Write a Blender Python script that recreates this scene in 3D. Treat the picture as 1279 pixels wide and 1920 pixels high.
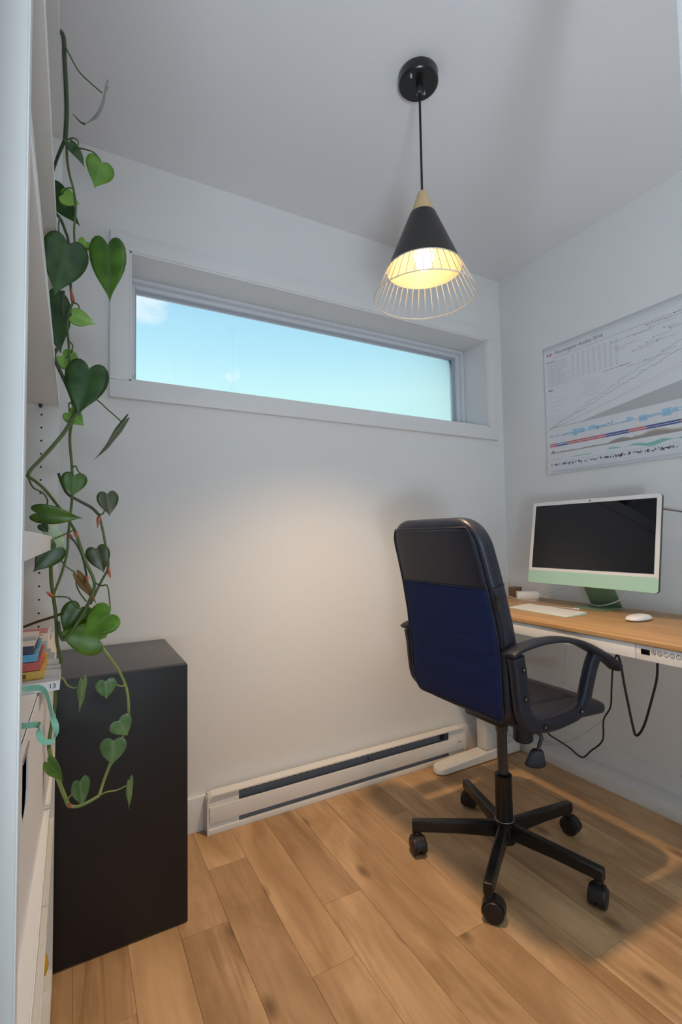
import bpy, bmesh, math, random
from mathutils import Vector, Matrix

# ------------------------------------------------------------------ scene, camera, world, lights, exposure
for o in list(bpy.data.objects):
    bpy.data.objects.remove(o, do_unlink=True)
scene = bpy.context.scene
COL = scene.collection
scene.view_settings.view_transform = 'Standard'
scene.view_settings.look = 'None'
scene.view_settings.exposure = 0.20
scene.view_settings.gamma = 1.0
scene.view_settings.use_curve_mapping = False

CAM = Vector((0.0, 0.0, 1.058))
FPX = 907.14                      # focal length in pixels of the 1279 x 1920 frame
YAW, PITCH, ROLL = math.radians(28.997), math.radians(2.818), math.radians(-0.944)
FW = Vector((math.sin(YAW) * math.cos(PITCH), math.cos(YAW) * math.cos(PITCH), math.sin(PITCH)))
_r = Vector((math.cos(YAW), -math.sin(YAW), 0))
_u = _r.cross(FW)
RT = _r * math.cos(ROLL) + _u * math.sin(ROLL)
UP = -_r * math.sin(ROLL) + _u * math.cos(ROLL)
cd = bpy.data.cameras.new('camera')
cam = bpy.data.objects.new('camera', cd)
COL.objects.link(cam)
cd.sensor_fit = 'VERTICAL'
cd.sensor_height = 36.0
cd.lens = FPX / 1920 * 36.0
cd.clip_start = 0.02
m = Matrix((RT, UP, -FW)).transposed().to_4x4()
m.translation = CAM
cam.matrix_world = m
scene.camera = cam


def at(px, py, axis, val):
    """world point on a plane axis=val seen at a pixel of the photograph (used to measure the room)"""
    d = FW + RT * ((px - 639.5) / FPX) - UP * ((py - 960) / FPX)
    i = 'xyz'.index(axis)
    return CAM + d * ((val - CAM[i]) / d[i])


# world: blue sky, paler towards the horizon, with a few soft clouds
w = bpy.data.worlds.new('sky')
scene.world = w
w.use_nodes = True
nt = w.node_tree
nt.nodes.clear()
wo = nt.nodes.new('ShaderNodeOutputWorld')
bg = nt.nodes.new('ShaderNodeBackground')
tc = nt.nodes.new('ShaderNodeTexCoord')
sep = nt.nodes.new('ShaderNodeSeparateXYZ')
ramp = nt.nodes.new('ShaderNodeValToRGB')
e = ramp.color_ramp.elements
e[0].position = 0.0; e[0].color = (0.52, 0.55, 0.58, 1)
e[1].position = 1.0; e[1].color = (0.22, 0.48, 0.86, 1)
for p, c in ((0.495, (0.58, 0.62, 0.66, 1)), (0.505, (0.74, 1.0, 1.0, 1)), (0.64, (0.62, 0.97, 1.0, 1)), (0.68, (0.48, 0.84, 1.0, 1)), (0.72, (0.40, 0.73, 0.96, 1))):
    q = e.new(p); q.color = c
mr = nt.nodes.new('ShaderNodeMapRange')
mr.inputs['From Min'].default_value = -1
noi = nt.nodes.new('ShaderNodeTexNoise')
noi.inputs['Scale'].default_value = 9.0
noi.inputs['Detail'].default_value = 6
noi.inputs['Roughness'].default_value = 0.5
mp = nt.nodes.new('ShaderNodeMapping')
mp.inputs['Location'].default_value = (0.35, 0.25, 0.1)
mp.inputs['Scale'].default_value = (1, 1, 2.2)
cr = nt.nodes.new('ShaderNodeValToRGB')
cr.color_ramp.elements[0].position = 0.57
cr.color_ramp.elements[1].position = 0.70
mix = nt.nodes.new('ShaderNodeMix')
mix.data_type = 'RGBA'
mix.inputs['B'].default_value = (1.05, 1.07, 1.08, 1)
L = nt.links.new
L(tc.outputs['Generated'], sep.inputs[0]); L(sep.outputs['Z'], mr.inputs['Value']); L(mr.outputs[0], ramp.inputs[0])
L(tc.outputs['Generated'], mp.inputs[0]); L(mp.outputs[0], noi.inputs['Vector']); pass
cl = None
for cpx, cpy, rad in ((255, 540, 0.095), (436, 700, 0.03)):
    dv = (FW + RT * ((cpx - 639.5) / FPX) - UP * ((cpy - 960) / FPX)).normalized()
    dn = nt.nodes.new('ShaderNodeVectorMath'); dn.operation = 'DISTANCE'; dn.inputs[1].default_value = dv
    wv = nt.nodes.new('ShaderNodeVectorMath'); wv.operation = 'MULTIPLY'; wv.inputs[1].default_value = (1, 1, 1)
    L(tc.outputs['Generated'], wv.inputs[0]); L(wv.outputs[0], dn.inputs[0])
    mm_ = nt.nodes.new('ShaderNodeMapRange'); mm_.interpolation_type = 'SMOOTHSTEP'
    mm_.inputs['From Min'].default_value = rad; mm_.inputs['From Max'].default_value = rad * 0.35
    L(dn.outputs['Value'], mm_.inputs['Value'])
    if cl is None: cl = mm_.outputs[0]
    else:
        mx_ = nt.nodes.new('ShaderNodeMath'); mx_.operation = 'MAXIMUM'; L(cl, mx_.inputs[0]); L(mm_.outputs[0], mx_.inputs[1]); cl = mx_.outputs[0]
pw = nt.nodes.new('ShaderNodeMath'); pw.operation = 'MULTIPLY_ADD'; pw.inputs[1].default_value = 0.36
L(cl, pw.inputs[0]); L(noi.outputs[0], pw.inputs[2])
cr.color_ramp.elements[0].position = 0.66; cr.color_ramp.elements[1].position = 0.93
L(pw.outputs[0], cr.inputs[0])
L(cr.outputs[0], mix.inputs['Factor']); L(ramp.outputs[0], mix.inputs['A']); L(mix.outputs['Result'], bg.inputs['Color'])
bg.inputs['Strength'].default_value = 0.89
L(bg.outputs[0], wo.inputs[0])


def area(name, loc, target, sx, sy, power, col):
    ld = bpy.data.lights.new(name, 'AREA')
    ld.shape = 'RECTANGLE'; ld.size = sx; ld.size_y = sy
    ld.energy = power; ld.color = col
    o = bpy.data.objects.new(name, ld)
    COL.objects.link(o)
    o.location = loc
    o.rotation_euler = (Vector(target) - Vector(loc)).to_track_quat('-Z', 'Y').to_euler()
    return o


# daylight from the tall windows of the open room behind the camera
area('daylight_rear_window', (1.0, -3.0, 1.35), (0.9, 1.8, 1.75), 2.2, 1.9, 9.0, (0.80, 0.91, 1.0))
# added unseen fill light beside the camera, aimed up to brighten the ceiling
area('ceiling_fill', (-0.20, -0.75, 0.75), (0.10, -0.50, 2.44), 0.24, 0.9, 40.0, (0.72, 0.86, 1.0))

# ------------------------------------------------------------------ materials
MATS = {}


def mat(name, col, rough=0.5, metal=0.0, spec=0.5, coat=0.0, emit=None, estr=0.0, bump=None, var=None, sheen=0.0):
    if name in MATS:
        return MATS[name]
    m = bpy.data.materials.new(name)
    m.use_nodes = True
    n = m.node_tree.nodes
    b = n['Principled BSDF']
    b.inputs['Base Color'].default_value = (*col, 1)
    b.inputs['Roughness'].default_value = rough
    b.inputs['Metallic'].default_value = metal
    b.inputs['Specular IOR Level'].default_value = spec
    b.inputs['Coat Weight'].default_value = coat
    b.inputs['Sheen Weight'].default_value = sheen
    if emit:
        b.inputs['Emission Color'].default_value = (*emit, 1)
        b.inputs['Emission Strength'].default_value = estr
    lk = m.node_tree.links.new
    if var or bump:
        tcn = n.new('ShaderNodeTexCoord')
    if var:                                   # (scale, amount): gentle colour mottling
        nz = n.new('ShaderNodeTexNoise'); nz.inputs['Scale'].default_value = var[0]; nz.inputs['Detail'].default_value = 4
        mx = n.new('ShaderNodeMix'); mx.data_type = 'RGBA'
        mx.inputs['A'].default_value = (*[c * (1 - var[1]) for c in col], 1)
        mx.inputs['B'].default_value = (*[min(1, c * (1 + var[1])) for c in col], 1)
        lk(tcn.outputs['Object'], nz.inputs['Vector']); lk(nz.outputs[0], mx.inputs['Factor']); lk(mx.outputs['Result'], b.inputs['Base Color'])
    if bump:                                  # (scale, strength, distance)
        nz = n.new('ShaderNodeTexNoise'); nz.inputs['Scale'].default_value = bump[0]; nz.inputs['Detail'].default_value = 3
        bp = n.new('ShaderNodeBump'); bp.inputs['Strength'].default_value = bump[1]; bp.inputs['Distance'].default_value = bump[2]
        lk(tcn.outputs['Object'], nz.inputs['Vector']); lk(nz.outputs[0], bp.inputs['Height']); lk(bp.outputs[0], b.inputs['Normal'])
    MATS[name] = m
    return m


def plank_mat():
    m = bpy.data.materials.new('floor_wood'); m.use_nodes = True
    n = m.node_tree.nodes; lk = m.node_tree.links.new
    b = n['Principled BSDF']
    tcn = n.new('ShaderNodeTexCoord'); oi = n.new('ShaderNodeObjectInfo')
    geo = n.new('ShaderNodeNewGeometry')
    off = n.new('ShaderNodeVectorMath'); off.operation = 'ADD'
    sc = n.new('ShaderNodeVectorMath'); sc.operation = 'SCALE'; sc.inputs['Scale'].default_value = 37.0
    comb = n.new('ShaderNodeCombineXYZ')
    lk(oi.outputs['Random'], comb.inputs[0]); lk(oi.outputs['Random'], comb.inputs[1])
    lk(comb.outputs[0], sc.inputs[0]); lk(geo.outputs['Position'], off.inputs[0]); lk(sc.outputs[0], off.inputs[1])

    def noise(scale, detail, mscale, rough=0.55, dist=0.0):
        mpn = n.new('ShaderNodeMapping'); mpn.inputs['Scale'].default_value = mscale
        nz = n.new('ShaderNodeTexNoise'); nz.inputs['Scale'].default_value = scale
        nz.inputs['Detail'].default_value = detail; nz.inputs['Roughness'].default_value = rough
        nz.inputs['Distortion'].default_value = dist
        lk(off.outputs[0], mpn.inputs[0]); lk(mpn.outputs[0], nz.inputs['Vector'])
        return nz.outputs[0]

    def rampn(src, a, bb, ca=(0, 0, 0, 1), cb=(1, 1, 1, 1)):
        r = n.new('ShaderNodeValToRGB'); r.color_ramp.elements[0].position = a; r.color_ramp.elements[1].position = bb
        r.color_ramp.elements[0].color = ca; r.color_ramp.elements[1].color = cb
        lk(src, r.inputs[0]); return r.outputs[0]

    def mixc(f, a, c, mode='MIX'):
        x = n.new('ShaderNodeMix'); x.data_type = 'RGBA'; x.blend_type = mode
        if isinstance(f, float): x.inputs['Factor'].default_value = f
        else: lk(f, x.inputs['Factor'])
        for s, v in (('A', a), ('B', c)):
            if isinstance(v, tuple): x.inputs[s].default_value = v
            else: lk(v, x.inputs[s])
        return x.outputs['Result']
    broad = rampn(noise(2.6, 4, (2.6, 0.75, 1), 0.55, 0.9), 0.32, 0.68)
    base = mixc(broad, (0.41, 0.240, 0.112, 1), (0.70, 0.455, 0.250, 1))
    streak = rampn(noise(4.0, 5, (3.0, 0.20, 1), 0.62, 1.4), 0.55, 0.78)
    base = mixc(streak, base, (0.27, 0.150, 0.068, 1))
    fine = noise(60.0, 3, (1.0, 0.06, 1), 0.6)
    base = mixc(0.22, base, rampn(fine, 0.2, 0.8, (0.35, 0.35, 0.35, 1), (1.25, 1.25, 1.25, 1)), 'MULTIPLY')
    # knots
    vo = n.new('ShaderNodeTexVoronoi'); vo.voronoi_dimensions = '2D'; vo.inputs['Scale'].default_value = 2.3
    mpk = n.new('ShaderNodeMapping'); mpk.inputs['Scale'].default_value = (1.7, 0.85, 1)
    lk(off.outputs[0], mpk.inputs[0]); lk(mpk.outputs[0], vo.inputs['Vector'])
    knot = rampn(vo.outputs['Distance'], 0.02, 0.085, (0.75, 0.75, 0.75, 1), (0, 0, 0, 1))
    base = mixc(knot, base, (0.155, 0.085, 0.042, 1))
    tone = rampn(oi.outputs['Random'], 0.0, 1.0, (0.86, 0.84, 0.82, 1), (1.10, 1.10, 1.08, 1))
    base = mixc(1.0, base, tone, 'MULTIPLY')
    lk(base, b.inputs['Base Color'])
    b.inputs['Roughness'].default_value = 0.42
    b.inputs['Specular IOR Level'].default_value = 0.35
    bp = n.new('ShaderNodeBump'); bp.inputs['Strength'].default_value = 0.12; bp.inputs['Distance'].default_value = 0.001
    lk(fine, bp.inputs['Height']); lk(bp.outputs[0], b.inputs['Normal'])
    return m


def oak_mat():
    m = bpy.data.materials.new('desk_oak'); m.use_nodes = True
    n = m.node_tree.nodes; lk = m.node_tree.links.new; b = n['Principled BSDF']
    tcn = n.new('ShaderNodeTexCoord'); mpn = n.new('ShaderNodeMapping'); mpn.inputs['Scale'].default_value = (14, 0.8, 14)
    nz = n.new('ShaderNodeTexNoise'); nz.inputs['Scale'].default_value = 3; nz.inputs['Detail'].default_value = 5
    r = n.new('ShaderNodeValToRGB')
    r.color_ramp.elements[0].position = 0.3; r.color_ramp.elements[0].color = (0.43, 0.245, 0.105, 1)
    r.color_ramp.elements[1].position = 0.75; r.color_ramp.elements[1].color = (0.56, 0.345, 0.165, 1)
    lk(tcn.outputs['Object'], mpn.inputs[0]); lk(mpn.outputs[0], nz.inputs['Vector']); lk(nz.outputs[0], r.inputs[0]); lk(r.outputs[0], b.inputs['Base Color'])
    b.inputs['Roughness'].default_value = 0.5
    return m


def leaf_mat(name, dark, light, vein):
    m = bpy.data.materials.new(name); m.use_nodes = True
    n = m.node_tree.nodes; lk = m.node_tree.links.new; b = n['Principled BSDF']
    at_ = n.new('ShaderNodeAttribute'); at_.attribute_name = 'rib'
    nz = n.new('ShaderNodeTexNoise'); nz.inputs['Scale'].default_value = 38; nz.inputs['Detail'].default_value = 3
    tcn = n.new('ShaderNodeTexCoord'); lk(tcn.outputs['Object'], nz.inputs['Vector'])
    mx = n.new('ShaderNodeMix'); mx.data_type = 'RGBA'; mx.inputs['A'].default_value = (*dark, 1); mx.inputs['B'].default_value = (*light, 1)
    r0 = n.new('ShaderNodeValToRGB'); r0.color_ramp.elements[0].position = 0.35; r0.color_ramp.elements[1].position = 0.68
    lk(nz.outputs[0], r0.inputs[0]); lk(r0.outputs[0], mx.inputs['Factor'])
    r = n.new('ShaderNodeValToRGB'); r.color_ramp.elements[0].position = 0.0; r.color_ramp.elements[0].color = (0.8, 0.8, 0.8, 1)
    r.color_ramp.elements[1].position = 0.10; r.color_ramp.elements[1].color = (0, 0, 0, 1)
    lk(at_.outputs['Fac'], r.inputs[0])
    mv = n.new('ShaderNodeMix'); mv.data_type = 'RGBA'; mv.inputs['B'].default_value = (*vein, 1)
    lk(r.outputs[0], mv.inputs['Factor']); lk(mx.outputs['Result'], mv.inputs['A']); lk(mv.outputs['Result'], b.inputs['Base Color'])
    b.inputs['Roughness'].default_value = 0.36
    b.inputs['Subsurface Weight'].default_value = 0.0
    tr = n.new('ShaderNodeBsdfTranslucent'); tr.inputs['Color'].default_value = (*[min(1, c * 1.8) for c in light], 1)
    ms = n.new('ShaderNodeMixShader'); ms.inputs[0].default_value = 0.18
    out = n['Material Output']
    lk(b.outputs[0], ms.inputs[1]); lk(tr.outputs[0], ms.inputs[2]); lk(ms.outputs[0], out.inputs['Surface'])
    return m


def glass_mat():
    m = bpy.data.materials.new('window_glass'); m.use_nodes = True
    n = m.node_tree.nodes; lk = m.node_tree.links.new
    n.remove(n['Principled BSDF'])
    t = n.new('ShaderNodeBsdfTransparent'); g = n.new('ShaderNodeBsdfGlossy'); g.inputs['Roughness'].default_value = 0.0
    t.inputs['Color'].default_value = (0.985, 1.0, 0.995, 1)
    fr = n.new('ShaderNodeFresnel'); fr.inputs['IOR'].default_value = 1.4
    ms = n.new('ShaderNodeMixShader'); lk(fr.outputs[0], ms.inputs[0]); lk(t.outputs[0], ms.inputs[1]); lk(g.outputs[0], ms.inputs[2])
    lk(ms.outputs[0], n['Material Output'].inputs['Surface'])
    return m


def mesh_fabric(name, col, scale):
    m = bpy.data.materials.new(name); m.use_nodes = True
    n = m.node_tree.nodes; lk = m.node_tree.links.new; b = n['Principled BSDF']
    tcn = n.new('ShaderNodeTexCoord')
    vo = n.new('ShaderNodeTexVoronoi'); vo.inputs['Scale'].default_value = scale; vo.inputs['Randomness'].default_value = 0.25
    lk(tcn.outputs['Object'], vo.inputs['Vector'])
    r = n.new('ShaderNodeValToRGB'); r.color_ramp.elements[0].position = 0.15; r.color_ramp.elements[1].position = 0.55
    r.color_ramp.elements[0].color = (*[c * 0.7 for c in col], 1); r.color_ramp.elements[1].color = (*[c * 1.15 for c in col], 1)
    lk(vo.outputs['Distance'], r.inputs[0]); lk(r.outputs[0], b.inputs['Base Color'])
    b.inputs['Roughness'].default_value = 0.75
    b.inputs['Specular IOR Level'].default_value = 0.25
    bp = n.new('ShaderNodeBump'); bp.inputs['Strength'].default_value = 0.15; bp.inputs['Distance'].default_value = 0.001
    lk(vo.outputs['Distance'], bp.inputs['Height']); lk(bp.outputs[0], b.inputs['Normal'])
    return m


WALL = mat('wall_paint', (0.80, 0.80, 0.79), 0.75, spec=0.25, bump=(180, 0.05, 0.002))
CEIL = mat('ceiling_paint', (0.80, 0.81, 0.83), 0.85, spec=0.2)
TRIM = mat('white_trim', (0.80, 0.80, 0.80), 0.35, spec=0.5)
VINYL = mat('white_vinyl', (0.74, 0.76, 0.80), 0.25)
GLASS = glass_mat()
WOODF = plank_mat()
GAP = mat('floor_gap', (0.20, 0.12, 0.06), 0.8)
SHELFW = mat('bookcase_white', (0.76, 0.765, 0.75), 0.4, spec=0.45)
EDGEW = mat('bookcase_edge', (0.86, 0.87, 0.87), 0.35)
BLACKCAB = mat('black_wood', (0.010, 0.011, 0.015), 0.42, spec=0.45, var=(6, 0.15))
BLACKMET = mat('black_metal', (0.008, 0.008, 0.009), 0.28, spec=0.5)
BLACKPLA = mat('black_plastic', (0.012, 0.015, 0.027), 0.45, spec=0.45, bump=(260, 0.15, 0.001))
LEATHER = mat('black_leather', (0.014, 0.017, 0.030), 0.42, spec=0.5, bump=(220, 0.25, 0.001), var=(20, 0.2))
MESHB = mesh_fabric('navy_mesh', (0.009, 0.019, 0.080), 260)
MESHS = mesh_fabric('black_mesh', (0.016, 0.017, 0.026), 240)
CASTB = mat('castor_black', (0.010, 0.010, 0.011), 0.4)
CHROME = mat('steel', (0.55, 0.55, 0.56), 0.25, metal=1.0)
OAK = oak_mat()
DESKW = mat('desk_white', (0.78, 0.77, 0.75), 0.35)
HEATW = mat('heater_white', (0.80, 0.79, 0.77), 0.3)
HEATD = mat('heater_grille', (0.20, 0.21, 0.25), 0.5)
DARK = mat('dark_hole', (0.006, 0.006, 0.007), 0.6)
MINT = mat('mint_aluminium', (0.42, 0.68, 0.55), 0.42, spec=0.5)
GREENM = mat('green_aluminium', (0.24, 0.36, 0.22), 0.38, metal=0.4)
BEZEL = mat('white_bezel', (0.78, 0.79, 0.80), 0.2)
SCREEN = mat('black_screen', (0.004, 0.004, 0.006), 0.03, spec=0.5)
WHITEP = mat('white_plastic', (0.82, 0.82, 0.82), 0.3)
PAPER = mat('poster_paper', (0.76, 0.765, 0.785), 0.38, spec=0.4)
BAMBOO = mat('pale_wood', (0.62, 0.44, 0.22), 0.45, var=(40, 0.12))
SHADEIN = mat('shade_inside', (0.80, 0.70, 0.46), 0.5)
SHADEOUT = mat('shade_black', (0.014, 0.012, 0.011), 0.36)
WIRE = mat('cage_wire', (0.78, 0.70, 0.58), 0.4)
BULB = mat('lit_bulb', (1, 0.9, 0.7), 0.4, emit=(1.0, 0.66, 0.33), estr=9.0)
INK = {k: mat('ink_' + k, c, 0.5, spec=0.2) for k, c in dict(
    grey=(0.42, 0.43, 0.46), lgrey=(0.56, 0.57, 0.60), dgrey=(0.20, 0.20, 0.23), wedge=(0.50, 0.505, 0.52), blue=(0.38, 0.60, 0.78), dblue=(0.24, 0.42, 0.58),
    red=(0.62, 0.20, 0.24), navy=(0.10, 0.13, 0.32), brown=(0.36, 0.33, 0.30), tan=(0.56, 0.50, 0.44), teal=(0.28, 0.56, 0.48), black=(0.03, 0.03, 0.06),
    tint=(0.62, 0.63, 0.70), white=(0.8, 0.8, 0.8)).items()}
VINE = mat('vine_green', (0.075, 0.125, 0.030), 0.45, var=(60, 0.3))
VINED = mat('vine_dark', (0.035, 0.055, 0.022), 0.45, var=(60, 0.3))
VINEL = mat('vine_light', (0.22, 0.30, 0.09), 0.45, var=(60, 0.2))
WOODY = mat('woody_stem', (0.12, 0.07, 0.035), 0.6)
REDBUD = mat('red_sheath', (0.40, 0.11, 0.05), 0.5)
LM = dict(
    dark=leaf_mat('leaf_dark', (0.014, 0.050, 0.012), (0.045, 0.115, 0.020), (0.05, 0.11, 0.04)),
    mid=leaf_mat('leaf_mid', (0.035, 0.100, 0.012), (0.095, 0.210, 0.022), (0.09, 0.17, 0.04)),
    bright=leaf_mat('leaf_bright', (0.085, 0.200, 0.018), (0.155, 0.330, 0.030), (0.16, 0.30, 0.06)),
    light=leaf_mat('leaf_light', (0.155, 0.330, 0.035), (0.260, 0.460, 0.065), (0.28, 0.45, 0.12)),
    olive=leaf_mat('leaf_olive', (0.035, 0.055, 0.014), (0.065, 0.095, 0.020), (0.16, 0.13, 0.06)),
    brown=leaf_mat('leaf_brown', (0.110, 0.065, 0.018), (0.160, 0.090, 0.022), (0.18, 0.11, 0.04)),
    pale=leaf_mat('leaf_pale', (0.42, 0.56, 0.36), (0.52, 0.66, 0.46), (0.45, 0.55, 0.38)),
    silver=leaf_mat('leaf_silver', (0.22, 0.28, 0.25), (0.40, 0.46, 0.44), (0.07, 0.10, 0.07)),
    grey=leaf_mat('leaf_greygreen', (0.075, 0.170, 0.060), (0.140, 0.270, 0.105), (0.22, 0.33, 0.16)))


# ------------------------------------------------------------------ geometry helpers (world coordinates)
class G:
    """collects vertices and faces of one mesh"""

    def __init__(s):
        s.v, s.f = [], []

    def add(s, vs, fs):
        o = len(s.v)
        s.v += [Vector(v) for v in vs]
        s.f += [tuple(i + o for i in f) for f in fs]
        return s

    def box(s, lo, hi):
        x0, y0, z0 = lo; x1, y1, z1 = hi
        return s.add([(x0, y0, z0), (x1, y0, z0), (x1, y1, z0), (x0, y1, z0), (x0, y0, z1), (x1, y0, z1), (x1, y1, z1), (x0, y1, z1)],
                     [(0, 3, 2, 1), (4, 5, 6, 7), (0, 1, 5, 4), (1, 2, 6, 5), (2, 3, 7, 6), (3, 0, 4, 7)])

    def obox(s, c, ax, ay, az, hx, hy, hz):
        c, ax, ay, az = map(Vector, (c, ax, ay, az))
        vs = [c + ax * (hx * i) + ay * (hy * j) + az * (hz * k) for k in (-1, 1) for i, j in ((-1, -1), (1, -1), (1, 1), (-1, 1))]
        return s.add(vs, [(0, 3, 2, 1), (4, 5, 6, 7), (0, 1, 5, 4), (1, 2, 6, 5), (2, 3, 7, 6), (3, 0, 4, 7)])

    def loft(s, rings, caps=True, closed=False):
        n = len(rings[0]); vs = [p for r in rings for p in r]; fs = []
        m_ = len(rings)
        for i in range(m_ if closed else m_ - 1):
            a, b = i * n, ((i + 1) % m_) * n
            for j in range(n):
                k = (j + 1) % n
                fs.append((a + j, a + k, b + k, b + j))
        if caps and not closed:
            fs.append(tuple(reversed(range(n))))
            fs.append(tuple(range((m_ - 1) * n, m_ * n)))
        return s.add(vs, fs)

    def tube(s, pts, r, seg=8, caps=True):
        pts = [Vector(p) for p in pts]
        rr = r if isinstance(r, (list, tuple)) else [r] * len(pts)
        rings = []
        t0 = (pts[1] - pts[0]).normalized()
        ref = Vector((0, 0, 1)) if abs(t0.z) < 0.9 else Vector((1, 0, 0))
        nrm = (ref - t0 * ref.dot(t0)).normalized()
        for i, p in enumerate(pts):
            t = (pts[min(i + 1, len(pts) - 1)] - pts[max(i - 1, 0)]).normalized()
            nrm = (nrm - t * nrm.dot(t)).normalized()
            b = t.cross(nrm)
            rings.append([p + (nrm * math.cos(2 * math.pi * k / seg) + b * math.sin(2 * math.pi * k / seg)) * rr[i] for k in range(seg)])
        return s.loft(rings, caps)

    def lathe(s, c, prof, seg=24, axis='z', caps=True):
        c = Vector(c); rings = []
        for r, h in prof:
            ring = []
            for k in range(seg):
                a = 2 * math.pi * k / seg
                u, v = r * math.cos(a), r * math.sin(a)
                ring.append(c + Vector({'z': (u, v, h), 'x': (h, u, v), 'y': (v, h, u)}[axis]))
            rings.append(ring)
        return s.loft(rings, caps)

    def prism(s, poly, axis, a, b):
        """2D polygon extruded along axis from a to b"""
        def P(u, v, h):
            return {'x': (h, u, v), 'y': (u, h, v), 'z': (u, v, h)}[axis]
        return s.loft([[P(u, v, a) for u, v in poly], [P(u, v, b) for u, v in poly]])


def smooth_path(pts, n=6):
    pts = [Vector(p) for p in pts]
    if len(pts) < 3:
        return pts
    out = []
    for i in range(len(pts) - 1):
        p0 = pts[max(i - 1, 0)]; p1 = pts[i]; p2 = pts[i + 1]; p3 = pts[min(i + 2, len(pts) - 1)]
        for k in range(n):
            t = k / n
            out.append(0.5 * ((2 * p1) + (p2 - p0) * t + (2 * p0 - 5 * p1 + 4 * p2 - p3) * t * t + (3 * p1 - p0 - 3 * p2 + p3) * t ** 3))
    out.append(pts[-1])
    return out


def origin_of(o):
    return Vector(o['_o']) if o and '_o' in o else Vector((0, 0, 0))


def obj(name, g, material, parent=None, bevel=0.0, smooth=False, seg=2, origin=None, solid=0.0):
    """one mesh object; g is in world coordinates, stored relative to the parent's base point"""
    L0 = ORG.get(parent.name, Vector((0, 0, 0))) if parent else (Vector(origin) if origin else Vector((0, 0, 0)))
    me = bpy.data.meshes.new(name)
    bm = bmesh.new()
    vs = [bm.verts.new(v - L0) for v in g.v]
    for f in g.f:
        try:
            bm.faces.new([vs[i] for i in f])
        except ValueError:
            pass
    bmesh.ops.recalc_face_normals(bm, faces=bm.faces)
    if bevel > 0:
        ed = [e_ for e_ in bm.edges if len(e_.link_faces) == 2 and e_.calc_face_angle(0) > 0.6]
        bmesh.ops.bevel(bm, geom=ed, offset=bevel, segments=seg, profile=0.6, affect='EDGES', clamp_overlap=True)
    bm.to_mesh(me); bm.free()
    me.materials.append(material)
    if smooth or bevel > 0:
        for p in me.polygons:
            p.use_smooth = True
        if bevel > 0 and not smooth or smooth == 'angle':
            try:
                me.set_sharp_from_angle(angle=math.radians(40))
            except Exception:
                pass
    o = bpy.data.objects.new(name, me)
    COL.objects.link(o)
    if parent:
        o.parent = parent
    else:
        o.location = L0
    ORG[o.name] = L0
    if solid:
        md = o.modifiers.new('thickness', 'SOLIDIFY'); md.thickness = solid; md.offset = 0
    return o


ORG = {}


def tag(o, label, cat, group=None, kind=None):
    o['label'] = label
    o['category'] = cat
    if group: o['group'] = group
    if kind: o['kind'] = kind
    return o


def thing(name, loc, label, cat, group=None, kind=None):
    o = bpy.data.objects.new(name, None)
    o.empty_display_size = 0.05
    COL.objects.link(o)
    o.location = loc
    ORG[o.name] = Vector(loc)
    return tag(o, label, cat, group, kind)


def text_mesh(s, size):
    """letter outlines as flat faces in the xy plane, centred"""
    c = bpy.data.curves.new('letters', 'FONT')
    c.body = s; c.size = size; c.align_x = 'CENTER'; c.align_y = 'CENTER'
    c.resolution_u = 2
    o = bpy.data.objects.new('letters', c)
    COL.objects.link(o)
    bpy.context.view_layer.update()
    me = bpy.data.meshes.new_from_object(o.evaluated_get(bpy.context.evaluated_depsgraph_get()))
    g = G()
    g.add([v.co.copy() for v in me.vertices], [tuple(p.vertices) for p in me.polygons])
    bpy.data.objects.remove(o, do_unlink=True)
    bpy.data.curves.remove(c)
    bpy.data.meshes.remove(me)
    return g


def place_text(s, size, c, right, up):
    g = text_mesh(s, size)
    c, right, up = Vector(c), Vector(right), Vector(up)
    g.v = [c + right * v.x + up * v.y for v in g.v]
    return g


# ------------------------------------------------------------------ room constants
XR, YB, XL, ZC = 2.039, 1.847, -0.345, 2.44
YREAR = -3.1
XFAR = 3.4
random.seed(7)

# ------------------------------------------------------------------ floor of separate planks
floor = obj('floor', G().box((XL - 0.1, YREAR - 0.1, -0.06), (XFAR + 0.1, YB + 0.2, -0.004)), GAP)
tag(floor, 'warm oak-look plank floor of the office', 'floor', kind='structure')
PW = 0.1258
X0 = 0.009
joints = {4: [1.105], 5: [1.295], 2: [1.377], 3: [1.611], 7: [1.02], 9: [0.80], 12: [1.02], 13: [1.484], 1: [0.62], 0: [1.22], 6: [0.72], 8: [1.56], 10: [1.30], 11: [0.66], 14: [0.9]}
kmin = math.floor((XL - X0) / PW)
kmax = math.ceil((XFAR - X0) / PW)
for k in range(kmin, kmax):
    xa, xb = X0 + k * PW, X0 + (k + 1) * PW
    xa, xb = max(xa, XL - 0.02), min(xb, XFAR)
    if xb - xa < 0.01:
        continue
    js = joints.get(k, [random.uniform(0.4, 1.5)])
    cuts = [YB + 0.02]
    y = js[0]
    while y > YREAR:
        cuts.append(y); y -= 1.22
    cuts.append(YREAR)
    for i in range(len(cuts) - 1):
        y1, y0 = cuts[i], cuts[i + 1]
        if y1 - y0 < 0.02:
            continue
        c = Vector(((xa + xb) / 2, (y0 + y1) / 2, 0))
        gp = 0.0003
        obj('plank', G().box((xa + gp, y0 + gp, -0.012), (xb - gp, y1 - gp, 0)), WOODF, floor, bevel=0.0004, seg=1)

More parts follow.
